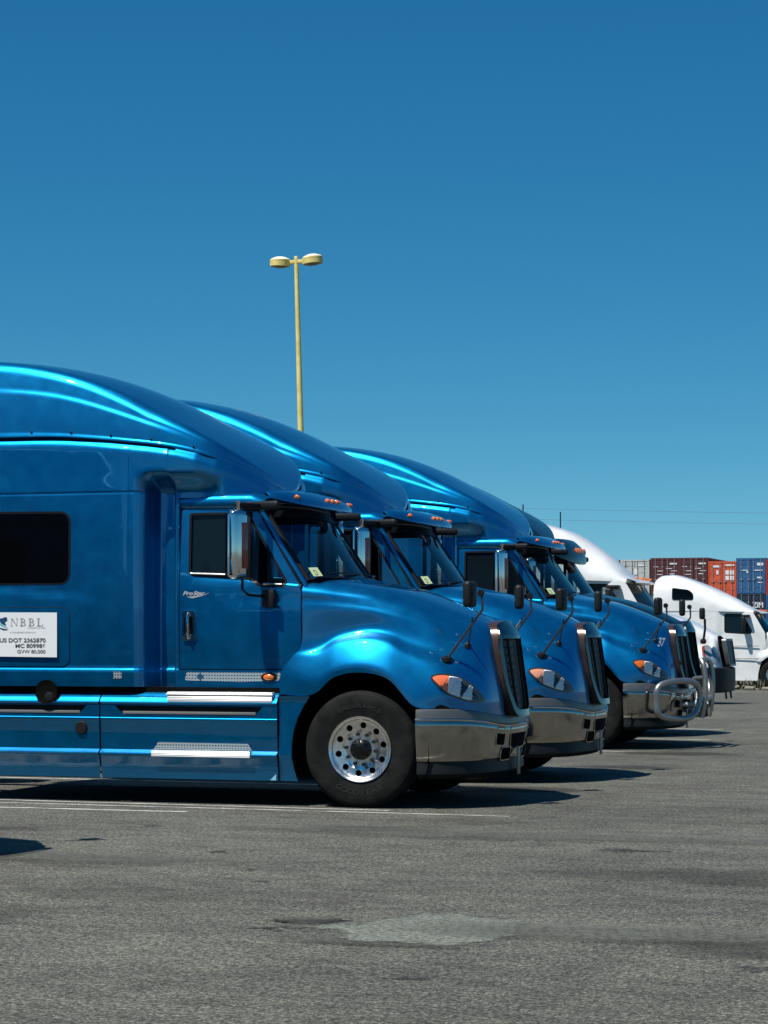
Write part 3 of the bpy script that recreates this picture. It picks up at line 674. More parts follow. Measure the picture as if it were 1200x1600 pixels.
    for s in (-1, 1):
        def fe(a, b, t, s=s): return (a, s*(1.195-.02*float(sst(a, -.8, -.5))*0-.03*(1-float(sst(b, .23, .50)))+.020*float(sst(b, .98, 1.03))+.012*(1-float(sst(abs(b-.47), .0, .05)))-t), b)
        sheet('fender_extension', [(-.795, 1.025)]+[(x, z) for x, z in [(-.485, 1.025)]+arch[1:]]+[(-.63, .235), (-.795, .235)], [], fe, .03, M['blue'], T, .045)
        a_ = [(.66*math.cos(R(k)), .52+.745*math.sin(R(k))) for k in range(-20, 201, 10)]
        m = MB(); m.add(*grid_geo([[(x, s*1.19, z), (x, s*.55, z)] for x, z in a_])); m.out('wheel_well', M['void'], T)
    # headlights, on both sides of the hood
    hl = catmull([(.668, 1.200), (.72, 1.226), (.80, 1.222), (.89, 1.190), (.97, 1.130), (1.03, 1.06), (1.065, .985), (.98, .985), (.90, 1.015), (.80, 1.065), (.73, 1.13)], 5, True)
    for s in (1, -1):
        h0 = sheet('headlight', ring(hl, -.012), [], on_hood(s, .006), .02, M['lampblack'], T, .03)
        hp = [(x, z) for x, z in hl]
        def clip(lo, hi):
            bm_ = bmesh.new(); f = bm_.faces.new([bm_.verts.new((x, z, 0)) for x, z in ring(hl, .006)])
            for co, no in ((lo, -1), (hi, 1)):
                bmesh.ops.bisect_plane(bm_, geom=list(bm_.verts)+list(bm_.edges)+list(bm_.faces), plane_co=(co, 0, 0), plane_no=(no, 0, .0), clear_outer=True)
            f = bm_.faces[:][0] if len(bm_.faces) else None; r_ = [(v.co.x, v.co.y) for v in f.verts]; bm_.free(); return r_
        sheet('turn_signal', clip(.6, .80), [], on_hood(s, .010), .004, M['redamber'], h0, .03)
        sheet('high_beam', clip(.805, .900), [], on_hood(s, .006, .026), .004, M['reflector'], h0, .008, smooth=False)
        low = [(x, z) for x, z in clip(.91, .985) if z < 1.135] or clip(.91, .985)
        sheet('low_beam', low, [], on_hood(s, .006, .026), .004, M['reflector'], h0, .008, smooth=False)
        sheet('headlight_lens', ring(hl, -.004), [], on_hood(s, .036), 0, M['lens'], h0, .03)
    # grille: (y, z) outline
    def gx(y, z): return 1.055+(1.70-z)*.135+.055*(1-min(1, (y/.42)**2))-.05*float(sst(z, 1.58, 1.72))
    gout = rnd([(-.27, .825), (.27, .825), (.41, 1.10), (.43, 1.50), (.35, 1.68), (.15, 1.725), (-.15, 1.725), (-.35, 1.68), (-.43, 1.50), (-.41, 1.10)][::1], [.10, .10, .2, .2, .09, .1, .1, .09, .2, .2])
    gin = rnd([(-.22, .885), (.22, .885), (.345, 1.10), (.365, 1.56), (-.365, 1.56), (-.345, 1.10)], [.07, .07, .2, .03, .03, .2])
    gr = sheet('grille', gout, [gin], lambda a, b, t: (gx(a, b)+.050-t, a, b), .11, M['grilleframe'], T, .05, ang=50)
    sheet('grille_side', ring(gout, -.005), [ring(gout, .004)], lambda a, b, t: (gx(a, b)+.038-t, a, b), .11, M['grillewall'], gr, .05)
    sheet('grille_mesh', ring(gin, -.01), [], lambda a, b, t: (gx(a, b)+.0-t, a, b), .004, M['mesh'], gr, .05)
    m = MB()
    m.tube([(gx(-.17, z)+.022, -.17-.04*(z-1.2), z) for z in np.linspace(.9, 1.555, 8)], .014, 8); m.tube([(gx(.17, z)+.022, .17+.04*(z-1.2), z) for z in np.linspace(.9, 1.555, 8)], .014, 8)
    for z in np.arange(.95, 1.55, .075):
        hwid = .345 if z > 1.1 else .22+.125*(z-.885)/.215
        m.tube([(gx(y, z)+.012, y, z) for y in np.linspace(-hwid, hwid, 9)], .006, 6)
    m.out('grille_bars', M['black'], gr)
    # bumper
    bc = catmull([(.54, 1.205), (.62, 1.198), (.78, 1.14), (.94, 1.01), (1.06, .83), (1.14, .58), (1.185, .30), (1.20, .0)], 6)
    bc = [(x, -y) for x, y in bc]+[(x, y) for x, y in bc[::-1][1:]]
    def loft(prof):
        P = []
        for i, (x, y) in enumerate(bc):
            a, b_ = bc[max(i-1, 0)], bc[min(i+1, len(bc)-1)]; d = Vector((b_[0]-a[0], b_[1]-a[1])).normalized(); nx, ny = d.y, -d.x
            rise = .075*(1-float(sst(abs(y), .3, 1.15)))
            P.append([(x+nx*o, y+ny*o, z-(rise if z > .7 else 0)) for o, z in prof])
        return grid_geo(P)
    bp = mesh_obj('bumper', *loft([(-.10, .43), (-.038, .435), (-.026, .45), (-.014, .52), (.006, .64), (.020, .76), (.020, .800), (.012, .812)]), M['bumper'], T, ang=45)
    mesh_obj('bumper_lip', *loft([(.014, .808), (.024, .812), (.026, .822), (.018, .830), (.006, .832)]), M['chrome'], bp)
    mesh_obj('bumper_top_band', *loft([(.004, .833), (.002, .88), (-.006, .908), (-.02, .915), (-.10, .918)]), M['satin'], bp)
    mesh_obj('bumper_valance', *loft([(-.036, .448), (-.038, .40), (-.030, .365), (-.03, .32), (-.09, .275), (-.16, .27)]), M['plastic'], bp)
    mesh_obj('bumper_gap', *loft([(-.030, .90), (-.040, 1.03)]), M['void'], bp)
    def on_bump(s, off):
        xs_ = [p[0] for p in bc if p[1] <= 0]; ys_ = [p[1] for p in bc if p[1] <= 0]
        def f(a, b, t):
            yy = -abs(a); x = np.interp(yy, ys_, xs_); return (x+(float(np.interp(b, [.43, .52, .64, .76], [-.028, -.012, .007, .021]))+off-t)*(.98), a, b)
        return f
    for s in (1, -1):
        for nm, pl, mt in (('fog_lamp_opening', rnd([(-.60, .735), (-.44, .725), (-.42, .56), (-.60, .575)], .04), M['void']), ('tow_opening', rnd([(-.46, .535), (-.24, .535), (-.22, .425), (-.46, .425)], .03), M['void'])):
            pl = [(a*s, b) for a, b in pl]
            sheet(nm, pl, [], on_bump(s, .004), .004, mt, bp, .04)
            sheet(nm+'_rim', ring(pl, -.010), [ring(pl, -.001)], on_bump(s, .007), .006, M['bumper'], bp, .04)
    pl = rnd([(-.30, .72), (.30, .72), (.24, .53), (-.24, .53)], .04)
    sheet('air_intake', pl, [], on_bump(1, .004), .004, M['void'], bp, .04); sheet('air_intake_rim', ring(pl, -.014), [ring(pl, -.001)], on_bump(1, .008), .009, M['bumper'], bp, .04)
    m = MB(); m.box((1.215, -.05, .40), (.012, .10, .26), .004); m.out('plate_bracket', M['satin'], bp)
    # side mirrors
    for s in (-1, 1):
        mr = MB(); mr.box((0, 0, 0), (.13, .215, .66), .063, seg=6)
        o = mr.out('side_mirror', M['silver'], T, ang=50); o.location = (-1.12, s*1.45, 2.435); o.rotation_euler.z = R(22)*s
        MB().box((-.0685, 0, 0), (.006, .17, .58), .002).out('mirror_glass', M['darkglass'], o)
        MB().box((.060, s*-.035, -.01), (.02, .085, .43), .009, seg=3).out('mirror_lens', M['red'], o)
        m = MB(); m.box((.0, s*-.32, .375), (.46, .06, .085), .03, seg=3); m.box((.0, s*-.16, .37), (.06, .34, .05), .015); m.tube([(0, s*-.0, .30), (0, s*-.02, .39)], .02)
        m.out('upper_mirror_arm', M['plastic'], o); m = MB()
        m.tube([(.05, s*-.02, -.32), (.05, s*-.02, -.42), (.05, s*-.10, -.47), (.07, s*-.32, -.48)], .013, 8); m.box((.10, s*-.325, -.50), (.15, .045, .17), .02)
        m.out('lower_mirror_arm', M['plastic'], o)
        MB().tube([(.045, s*.03, .32), (.05, s*.04, .36), (.05, s*.045, .40)], [.012, .014, .024], 8).out('mirror_bolt', M['alu'], o)
    # hood mirrors
    for s in (-1, 1):
        def hp3(x, z, off=.0): p, n_ = hood_hit(x, z); q = p+n_*off; return Vector((q.x, -s*q.y, q.z))
        b1, b2 = hp3(.76, 1.375), hp3(.90, 1.50); top = Vector((1.10, s*.93, 1.90)); hb = top+Vector((-.10, 0, .05))
        m = MB(); mid = b1.lerp(top, .90)+Vector((.035, 0, -.02))
        m.tube([b1, mid, top+Vector((0, 0, .0)), top+Vector((-.005, 0, .09))], .013, 8); m.tube([b2, b1.lerp(top, .72)], .009, 8)
        pole = m.out('hood_mirror', M['mirrorpole'], T)
        m = MB(); m.box((0, 0, 0), (.09, .17, .245), .038, seg=4); hm_ = m.out('mirror_head', M['plastic'], pole, ang=60); hm_.location = hb+Vector((-.02, 0, .02)); hm_.rotation_euler.z = R(10)*s
        MB().lathe([(0, .02), (.03, .015), (.035, -.02), (0, -.025)], (top.x-.01, top.y, top.z+.08), 'Y', 12).out('mirror_joint', M['black'], pole)
        for q, w_ in ((b1, .06), (b2, .035)):
            m = MB(); m.lathe([(.001, .028), (w_*.4, .026), (w_, .004), (w_*1.05, -.03)], (q.x-.01, q.y, q.z+.002), 'Z', 16)
            m.out('mirror_foot', M['black'], pole)
    # side skirts
    sk = [(1.08, 1.058), (1.13, 1.056), (1.16, 1.045), (1.185, 1.022), (1.196, 1.012), (1.204, 1.008), (1.216, .998), (1.236, .972), (1.243, .955), (1.238, .942), (1.222, .930), (1.205, .918), (1.202, .835), (1.207, .828), (1.222, .818), (1.232, .805), (1.232, .79), (1.224, .775), (1.217, .64), (1.208, .506), (1.222, .494), (1.246, .478), (1.249, .468), (1.234, .458), (1.218, .440), (1.206, .38), (1.20, .335), (1.196, .33), (1.19, .235), (1.15, .225)]
    for s in (-1, 1):
        for nm, xa, xb in (('side_skirt', -4.40, -2.612), ('side_skirt', -2.596, -.803)):
            o = mesh_obj(nm, *grid_geo([[(x, s*y, z) for y, z in sk] for x in np.linspace(xa, xb, 9)]), M['blue'], T, ang=28)
            # recess with its strip, shorter than the panel: painted end caps close it
            ends = (xa, xb); ra, rb = (xa+.02, -2.77) if xa < -3 else (-2.42, -.97)
            pl = rnd([(ra-.03, .925), (rb+.03, .925), (rb-.05, .835), (ra+.05, .835)], .02)
            V, F = sheet_geo([(xa, .945), (xb, .945), (xb, .815), (xa, .815)], [pl], lambda a, b, t, s=s: (a, s*(1.230-t), b), .035, .3); mesh_obj('skirt_panel', V, F, M['blue'], o)
            sheet('skirt_recess', ring(pl, -.01), [], lambda a, b, t, s=s: (a, s*(1.208-t), b), .003, M['black'], o)
            MB().box(((ra+rb)/2, s*1.212, .856), (rb-ra-.10, .014, .028), .004).out('rub_strip', M['greytrim'], o)
            if xa > -3:
                m = MB(); m.box((-1.375, s*1.205, 1.01), (1.06, .085, .095), .008); m.box((-1.375, s*1.245, 1.035), (1.07, .02, .018), .004); m.out('cab_step', M['step'], o)
                m = MB(); m.box((-1.56, s*1.225, .475), (1.00, .075, .062), .008); m.out('cab_step', M['step'], o)
                sheet('step_tread', [(-2.04, .515), (-1.05, .515), (-1.09, .575), (-2.0, .58)], [], lambda a, b, t, s=s: (a, s*(1.232-t), b), .008, M['tread'], o)
                sheet('skirt_sticker', [(-.88, .24), (-.82, .24), (-.82, .30)], [], lambda a, b, t, s=s: (a, s*(1.20-t), b), .003, M['tealink'], o)
            else:
                MB().lathe([(0, .006), (.108, .006), (.115, .010), (.118, -.05)], (-3.16, s*1.243, 1.045), 'Y', 40, s).out('filler_opening', M['void'], o)
                MB().lathe([(0, .014), (.040, .012), (.045, .010), (.048, .0)], (-3.13, s*1.243, 1.00), 'Y', 24, s).out('filler_cap', M['plastic'], o)
                MB().lathe([(0, .018), (.055, .016), (.062, .006), (.066, .0)], (-2.80, s*1.223, .705), 'Y', 28, s).out('drain_cap', M['plastic'], o)
    # underbody
    m = MB()
    for s in (-1, 1): m.box((-2.6, s*.43, .85), (7.2, .09, .28), .01)
    m.box((-2.6, 0, 1.05), (3.7, 2.3, .10)); m.box((-1.9, -.9, .68), (2.1, .42, .62), .1); m.box((-3.4, .85, .68), (1.9, .5, .62), .1); m.box((-3.3, -.85, .68), (1.8, .5, .62), .1)
    m.box((.05, 0, 1.15), (1.6, .75, .9), .1); m.tube([(0, -1.0, .52), (0, 1.0, .52)], .07); m.box((.5, 0, .62), (1.0, .9, .3), .05)
    m.box((.72, 0, .75), (.5, 1.6, .42), .1)
    m.tube([(-5.2, -.9, .52), (-5.2, .9, .52)], .12); m.tube([(-6.45, -.9, .52), (-6.45, .9, .52)], .12)
    m.out('chassis', M['void'], T)
    # gap seal between sill and skirt
    m = MB(); m.box((-2.6, 0, 1.075), (3.6, 2.26, .05)); m.out('body_mount', M['black'], T)
    for s in (-1, 1): wheel(T, (0, s*1.06, .540), s)
    for x in (-5.2, -6.45):
        for s in (-1, 1):
            wheel(T, (x, s*1.02, .540), s, outer=False)
    # rear mudguards
    for s in (-1, 1):
        for cx in (-5.2, -6.45):
            m = MB(); m.add(*grid_geo([[(cx+.60*math.cos(R(k)), s*.82, .52+.60*math.sin(R(k))), (cx+.60*math.cos(R(k)), s*1.2, .52+.60*math.sin(R(k)))] for k in range(20, 161, 14)]))
            m.out('mudguard', M['plastic'], T)
    return T
M['seal'] = mat('dark blue panel gap', (.004, .02, .04), .5)
M['mirrorpole'] = mat('dark steel mirror pole', (.10, .11, .12), .25, .8)
semi = build_semi()
semi.location = (OX, OY, 0)
tag(semi, 'blue sleeper semi truck nearest the camera with a white company sign on its side', 'truck', 'blue semi trucks parked in a row')
def place(dx, dy, label):
    c = copy_tree(semi); c.location = (OX+dx, OY+dy, 0); c['label'] = label; return c
t2 = place(.0, 3.70, 'second blue semi truck, between the signed truck and the one numbered 37')
t3 = place(-.33, 10.95, 'third blue semi truck with a chrome bull bar and the number 37 on its hood')
t4 = place(-.85, 14.7, 'dark teal semi truck squeezed between the blue truck numbered 37 and the tall white truck')
t4['group'] = 'blue semi trucks parked in a row'
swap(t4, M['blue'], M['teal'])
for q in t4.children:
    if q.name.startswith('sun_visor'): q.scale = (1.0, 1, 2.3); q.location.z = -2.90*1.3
t0 = place(-2.55, -6.66, 'blue semi truck beyond the left edge whose nose shadow falls on the near asphalt')
for q in list(walk(t4)):
    if q.name.startswith(('hood_mirror', 'mirror_head', 'mirror_joint', 'mirror_foot', 'grille_bars')): bpy.data.objects.remove(q)
for q in t4.children:
    if q.name.startswith('hood.') or q.name.startswith('grille'): q.scale.z = 1.035
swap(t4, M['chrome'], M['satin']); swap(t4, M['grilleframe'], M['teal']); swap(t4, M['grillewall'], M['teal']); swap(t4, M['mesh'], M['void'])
swap(t3, M['redamber'], M['amber']); swap(t2, M['redamber'], M['peach'])
# company sign on the nearest truck
def sm(off, t0_=0): return lambda a, b, t: (a, -(1.259+off-t), b)
sg_ = sheet('company_sign', [(-3.82, 1.385), (-3.045, 1.378), (-3.048, 1.808), (-3.82, 1.812)], [], sm(0), .003, M['signwhite'], semi, 0, smooth=False)
def sign_text(name, s, xr, z, size, width, mt, bold=0, align='RIGHT'):
    V, F = text_geo(s, size, align='LEFT', bold=bold); mx_ = max(v_[0] for v_ in V); mn = min(v_[0] for v_ in V); k = width/(mx_-mn)
    return mesh_obj(name, [(xr-width+(u-mn)*k, -1.2615, z+v_) for u, v_ in V], F, mt, sg_, smooth=False)
sign_text('sign_text', 'US DOT 2362870', -3.165, 1.523, .054, .49, M['ink'], .0012)
sign_text('sign_text', 'MC 809986', -3.165, 1.470, .052, .32, M['ink'], .0012)
sign_text('sign_text', 'GVW 80,000', -3.165, 1.417, .046, .30, M['ink'], .0006)
sign_text('sign_text', 'LOGISTICS INC', -3.165, 1.655, .020, .19, M['signgrey'])
sign_text('sign_text', 'A TRANSPORTATION CO', -3.275, 1.610, .022, .27, M['signgrey'])
def serif(x0, ch):
    m = MB(); Y_ = -1.2615; z0, z1 = 1.678, 1.752
    def q(a, b, c, d): m.add([(x0+a, Y_, b), (x0+c, Y_, b), (x0+c, Y_, d), (x0+a, Y_, d)], [(0, 1, 2, 3)])
    if ch == 'N':
        q(.006, z0, .010, z1); q(.062, z0, .066, z1); m.add([(x0, Y_, z1), (x0+.018, Y_, z1), (x0+.068, Y_, z0), (x0+.060, Y_, z0)], [(0, 1, 2, 3)]); q(-.004, z0, .020, z0+.004); q(.052, z1-.004, .076, z1)
    if ch in 'BL':
        q(.006, z0, .020, z1); q(-.004, z1-.004, .030, z1); q(-.004, z0, .030, z0+.004)
    if ch == 'L': q(.02, z0, .058, z0+.005); q(.053, z0, .058, z0+.020)
    if ch == 'B':
        for zc, rz_, rx_ in ((z0+.0195, .0195, .034), (z0+.056, .018, .028)):
            o_, i_ = [], []
            for k in range(13):
                a = R(-90+k*15); o_.append((x0+.024+rx_*math.cos(a), Y_, zc+rz_*math.sin(a))); i_.append((x0+.024+(rx_-.011)*math.cos(a), Y_, zc+(rz_-.004)*math.sin(a)))
            m.add(o_+i_, [(k, k+1, 14+k, 13+k) for k in range(12)])
    return m
m = MB()
for ch, x0 in zip('NBBL', (-3.535, -3.435, -3.345, -3.255)):
    g = serif(x0, ch); m.add(g.V, g.F)
m.out('sign_logo_text', M['ink2'] if 'ink2' in M else M['signgrey'], sg_, smooth=False)
def poly3(name, pts, mt, off=.0025): return sheet(name, pts, [], lambda a, b, t: (a, -(1.259+off-t), b), .001, mt, sg_, 0, smooth=False)
poly3('sign_emblem', catmull([(-3.82, 1.69), (-3.74, 1.72), (-3.70, 1.715), (-3.66, 1.67), (-3.62, 1.655), (-3.565, 1.645), (-3.62, 1.64), (-3.68, 1.67), (-3.74, 1.69)], 4, True), M['navyink'])
poly3('sign_emblem', catmull([(-3.69, 1.745), (-3.63, 1.755), (-3.585, 1.765), (-3.575, 1.735), (-3.60, 1.715), (-3.585, 1.685), (-3.63, 1.70), (-3.655, 1.725)], 4, True), M['navyink'], .0026)
poly3('sign_emblem', catmull([(-3.75, 1.73), (-3.70, 1.742), (-3.66, 1.722), (-3.62, 1.69), (-3.57, 1.66), (-3.64, 1.685), (-3.69, 1.723)], 4, True), M['tealink'], .0032)
# number 37 on the hood of the third truck
V, F = text_geo('37', .17, sx=1.0, bold=.004, shear=.15); mx_ = max(v_[0] for v_ in V)
def num(u, v_):
    x, z = .925+u*.42, 1.42+v_-.05*u
    p, n_ = hood_hit(x, z); q = p+n_*.006; return tuple(q)
mesh_obj('number_decal', [num(u, v_) for u, v_ in V], F, M['decal'], t3, smooth=False)
# bull bar
bb = empty('bull_bar'); bb.parent = t3
for s in (-1, 1):
    lp = catmull([(1.0, s*1.18, .68), (1.02, s*1.17, .86), (1.16, s*.98, .93), (1.38, s*.60, .93), (1.46, s*.42, .80), (1.44, s*.44, .58), (1.36, s*.62, .44), (1.16, s*.98, .43), (1.02, s*1.16, .50)], 6, True)
    MB().tube(lp+[lp[0]], .043, 12, caps=False).out('bar_loop', M['satinpipe'], bb)
    MB().tube(catmull([(1.46, s*.30, .42), (1.50, s*.30, .60), (1.52, s*.30, .9), (1.50, s*.30, 1.14), (1.46, s*.26, 1.22)], 5), .040, 12).out('bar_post', M['satinpipe'], bb)
MB().tube([(1.46, -.26, 1.22), (1.48, 0, 1.23), (1.46, .26, 1.22)], .036, 12).tube([(1.47, -.42, .68), (1.5, 0, .68), (1.47, .42, .68)], .036, 12).tube([(1.0, -.35, .60), (1.49, -.30, .60)], .04).tube([(1.0, .35, .60), (1.49, .30, .60)], .04).out('cross_tube', M['satinpipe'], bb)
for yy in (-.36, .36): MB().box((1.42, yy, .70), (.06, .14, .2), .02).out('fog_lamp', M['reflector'], bb)

# ------------------------------------------------------------------ the white aerodynamic truck
WZC = itp([(-4.95, 4.10), (-4.75, 4.24), (-4.5, 4.27), (-4.1, 4.25), (-3.15, 3.92), (-2.15, 3.47), (-1.6, 3.16), (-1.25, 2.97), (-1.0, 2.86)])
WZB = itp([(-4.95, 2.9), (-3.0, 2.9), (-1.6, 2.86), (-1.0, 2.80)])
WWN = itp([(-4.95, 1.12), (-4.7, 1.22), (-4.0, 1.24), (-2.2, 1.20), (-1.7, 1.14), (-1.35, 1.0), (-1.15, .80), (-1.05, .5), (-1.0, .05)])
def build_white(WZC, side_glass):
    T = empty('semi_truck')
    xs = np.concatenate([np.linspace(-4.95, -1.5, 44), np.linspace(-1.45, -1.001, 16)]); P = []
    for x in xs:
        w, zt, z0 = float(WWN(x)), float(WZC(x)), float(WZB(x)); h = max(zt-z0, .02); n_ = 2.1+1.6*float(sst(-x, 1.8, 3.4))
        row = [(x, -w*math.cos(a)**(2/n_), z0+h*math.sin(a)**(2/n_)) for a in np.linspace(0, math.pi/2, 36)]
        P.append(row+[(a, -b_, c) for a, b_, c in row[::-1][1:]])
    V, F = grid_geo(P); F.append(tuple(range(len(P[0])))); mesh_obj('roof_fairing', V, F, M['white'], T, ang=50)
    def wy(x, z):
        y = float(np.interp(x, [-4.95, -4.8, -2.5, -2.38, -.8], [1.15, 1.22, 1.22, 1.15, 1.12]))-.05*max(0, (z-2.1))/.8*float(sst(x, -2.5, -2.2)); y -= .008*(1-float(sst(abs(z-1.62), 0, .02))); return y
    for s in (-1, 1):
        dout = rnd([(-4.95, 2.93), (-1.22, 2.86), (-.76, 2.08), (-.74, 1.52), (-.88, 1.36), (-1.08, 1.22), (-1.09, 1.04), (-.89, 1.04), (-.98, .80), (-1.03, .55), (-1.05, .32), (-4.95, .32)], [.05, .1, .05, .05, .05, .05, .0, .0, .03, .03, .02, .02])
        hole = rnd([(-2.25, 2.78), (-1.62, 2.77), (-1.27, 2.17), (-1.30, 2.08), (-1.6, 2.08), (-2.25, 2.12)], .06)
        b_ = sheet('cab_side', dout, [hole], lambda a, b, t, s=s: (a, s*(wy(a, b)-t), b), .04, M['white'], T, .12)
        sheet('window_seal', ring(hole, -.03), [ring(hole, .015)], lambda a, b, t, s=s: (a, s*(wy(a, b)+.004-t), b), .02, M['black'], b_, .2)
        sheet('side_window', hole, [], lambda a, b, t, s=s: (a, s*(wy(a, b)-.015-t), b), 0, side_glass if s < 0 else M['glass'], b_, .2)
        sw = rnd([(-4.22, 3.78), (-3.6, 3.70), (-3.42, 3.55), (-3.42, 3.32), (-4.22, 3.32)], .08)
        def fy(x, z):
            w, zt, z0 = float(WWN(x)), float(WZC(x)), float(WZB(x)); n_ = 2.1+1.6*float(sst(-x, 1.8, 3.4)); q = min(.98, (z-z0)/(zt-z0)); return w*(1-q**n_)**(1/n_)
        sheet('sleeper_window', sw, [], lambda a, b, t, s=s: (a, s*(fy(a, b)+.015-t), b), .02, M['darkglass'], T, .1)
        m = MB()
        for zz, xa, xb in ((1.60, -2.3, -1.0), (1.13, -3.2, -.95)): MB().box(((xa+xb)/2, s*1.175, zz), (xb-xa, .03, .022), .004).out('body_trim', M['greytrim'], b_)
        MB().box((-2.2, s*1.165, 1.72), (.14, .03, .07), .01).out('door_handle', M['black'], b_)
        mr = MB(); mr.box((-1.52, s*1.42, 2.42), (.15, .24, .54), .05, seg=3); mr.box((-1.45, s*1.26, 2.72), (.30, .3, .09), .03); mr.box((-1.50, s*1.28, 2.10), (.10, .25, .05), .02); mr.out('side_mirror', M['plastic'], T)
        if s < 0: m = MB(); m.tube([(.60, s*1.02, 1.45), (.66, s*1.12, 1.75), (.66, s*1.14, 1.98)], .028, 8); m.box((.60, s*1.14, 2.10), (.12, .2, .27), .045, seg=3); m.box((.60, s*1.02, 1.46), (.14, .10, .12), .04); m.out('hood_mirror', M['plastic'], T)
    def ws(yy, t):
        q = (yy/1.05)**2; xb, zb_ = -.62-.20*q, 2.12-.04*q; xt, zt = -1.10-.16*q, 2.80-.02*q; return (xb+(xt-xb)*t, yy, zb_+(zt-zb_)*t)
    w_ = mesh_obj('windscreen', *grid_geo([[ws(y, t) for t in np.linspace(0, 1, 8)] for y in np.linspace(-1.05, 1.05, 24)]), M['glass'], T)
    m = MB(); m.tube([ws(-1.05, t) for t in (0, .5, 1)], .03, 8); m.tube([ws(1.05, t) for t in (0, .5, 1)], .03, 8); m.tube([ws(y, 0) for y in np.linspace(-1.05, 1.05, 12)], .025, 6); m.tube([ws(y, 1) for y in np.linspace(-1.05, 1.05, 12)], .03, 6); m.out('windscreen_seal', M['black'], w_)
    m = MB(); m.add(*grid_geo([[(-1.25, y, 2.95), (-1.0+.18*math.cos(y*1.3), y, 2.86), (-.98+.20*math.cos(y*1.3), y, 2.82), (-1.15, y, 2.80)] for y in np.linspace(-1.08, 1.08, 20)])); m.out('sun_visor', M['white'], T)
    for yy in (-.8, -.3, 0, .3, .8): MB().box((-1.02+.06*math.cos(yy*1.3), yy, 2.93), (.09, .07, .05), .02).out('marker_lamp', M['amber'], T)
    wl_ = lambda z: 1-float(sst(z, 1.25, 1.75))
    G = hood_pts(lambda p: (float(np.interp(p[0], [-.8, -.47, 0, .53, .8, 1.2], [-1.09, -.89, -.42, .14, .55, 1.0]))*wl_(p[2])+(p[0]*.95-.14)*(1-wl_(p[2])), p[1]*(1 if p[0] < .9 else 1+.9*(p[0]-.9)), p[2]-(.0 if p[0] < -.4 else .08*(p[0]+.4))), False)
    hood_mesh(G).out('hood', M['white'], T, ang=60)
    hv, hf = grid_geo([[(p[0], -p[1], p[2]) for p in row] for row in G]); tree = BVHTree.FromPolygons([Vector(q) for q in hv], hf)
    for s in (1, -1):
        def oh(a, b, t, d0=.01):
            p, n_ = hood_hit(a, b, 0, tree); q = p+n_*(d0-t); return (q.x, q.y*(-s), q.z)
        hl = rnd([(.52, 1.34), (.66, 1.38), (.80, 1.24), (.92, 1.03), (.90, .93), (.70, .96), (.58, 1.10)], .06)
        h0 = sheet('headlight', hl, [], oh, .02, M['lampgrey'], T, .05)
        sheet('turn_signal', [(.53, 1.33), (.58, 1.36), (.66, .99), (.60, 1.08)], [], lambda a, b, t: oh(a, b, t, .016), .01, M['red'], h0, .05)
    def gx(y, z): return .965+(1.6-z)*.14+.03*(1-(y/.6)**2)
    go = rnd([(-.42, .88), (.42, .88), (.50, 1.2), (.50, 1.52), (-.50, 1.52), (-.50, 1.2)], .07)
    g_ = sheet('grille', go, [ring(go, .05)], lambda a, b, t: (gx(a, b)+.05-t, a, b), .10, M['satin'], T, .1)
    sheet('grille_mesh', ring(go, .04), [], lambda a, b, t: (gx(a, b)+.02-t, a, b), .01, M['mesh'], g_, .1)
    bc = catmull([(.50, 1.20), (.60, 1.19), (.80, 1.08), (.98, .85), (1.08, .5), (1.12, 0)], 5); bc = [(x, -y) for x, y in bc]+[(x, y) for x, y in bc[::-1][1:]]
    mesh_obj('bumper', *grid_geo([[(x-.1, y*.9, .27), (x, y, .30), (x+.02, y, .55), (x+.02, y, .83), (x-.03, y*.98, .86), (x-.2, y*.9, .86)] for x, y in bc]), M['plastic'], T)
    for s in (-1, 1): MB().tube([(1.0, s*.35, .3), (1.02, s*.35, .12)], .025, 6).out('bumper_bracket', M['plastic'], T)
    m = MB(); m.box((-.80, 0, 1.70), (.06, 2.0, .8)); m.box((-2.6, 0, .9), (4.4, 2.2, .5)); m.box((0, 0, 1.05), (1.5, 1.0, .8), .1); m.box((-5.7, -.43, .85), (2.4, .09, .28)); m.box((-5.7, .43, .85), (2.4, .09, .28)); m.tube([(0, -1, .52), (0, 1, .52)], .07)
    for x in (-5.7, -6.9): m.tube([(x, -.9, .52), (x, .9, .52)], .1)
    m.box((-4.94, 0, 2.1), (.03, 2.2, 2.9)); m.out('chassis', M['void'], T)
    m = MB(); m.box((-.95, 0, 1.92), (.36, 1.95, .24), .06); m.out('dashboard', M['dash'], T)
    MB().box((-2.6, 0, 2.0), (.04, 2.1, 1.7)).out('sleeper_curtain', M['seat'], T)
    for yy in (-.5, .5): MB().box((-2.25, yy, 2.05), (.16, .5, .9), .06).out('seat', M['seat'], T)
    for s in (-1, 1): wheel(T, (-.42, s*1.06, .540), s)
    for x in (-5.7, -6.9):
        for s in (-1, 1): wheel(T, (x, s*1.02, .540), s, outer=False)
    for yy in (-.95, .95): MB().tube([(-4.98, yy, 1.0), (-4.98, yy, 3.6)], .06, 10).out('exhaust_stack', M['satin'], T)
    return T
wt = build_white(itp([(-4.95, 4.18), (-4.6, 4.34), (-4.2, 4.38), (-3.8, 4.35), (-3.1, 4.20), (-2.5, 3.97), (-1.88, 3.56), (-1.5, 3.22), (-1.25, 2.98), (-1.0, 2.86)]), M['glass'])
G1 = 'white semi trucks at the far end of the yard'
tag(wt, 'tall white semi truck parked right behind the dark teal truck, two antennas on its roof', 'truck', G1)
w2 = build_white(WZC, M['sideglass']); tag(w2, None, 'truck', G1)
w2['label'] = 'distant white semi truck in front of the container stacks, small dark sleeper window showing'
wt.location = (-9.65, 54.0, gz(-9.65, 54.0))
w2.location = (-11.6, 87.0, gz(-11.6, 87.0)+.02)
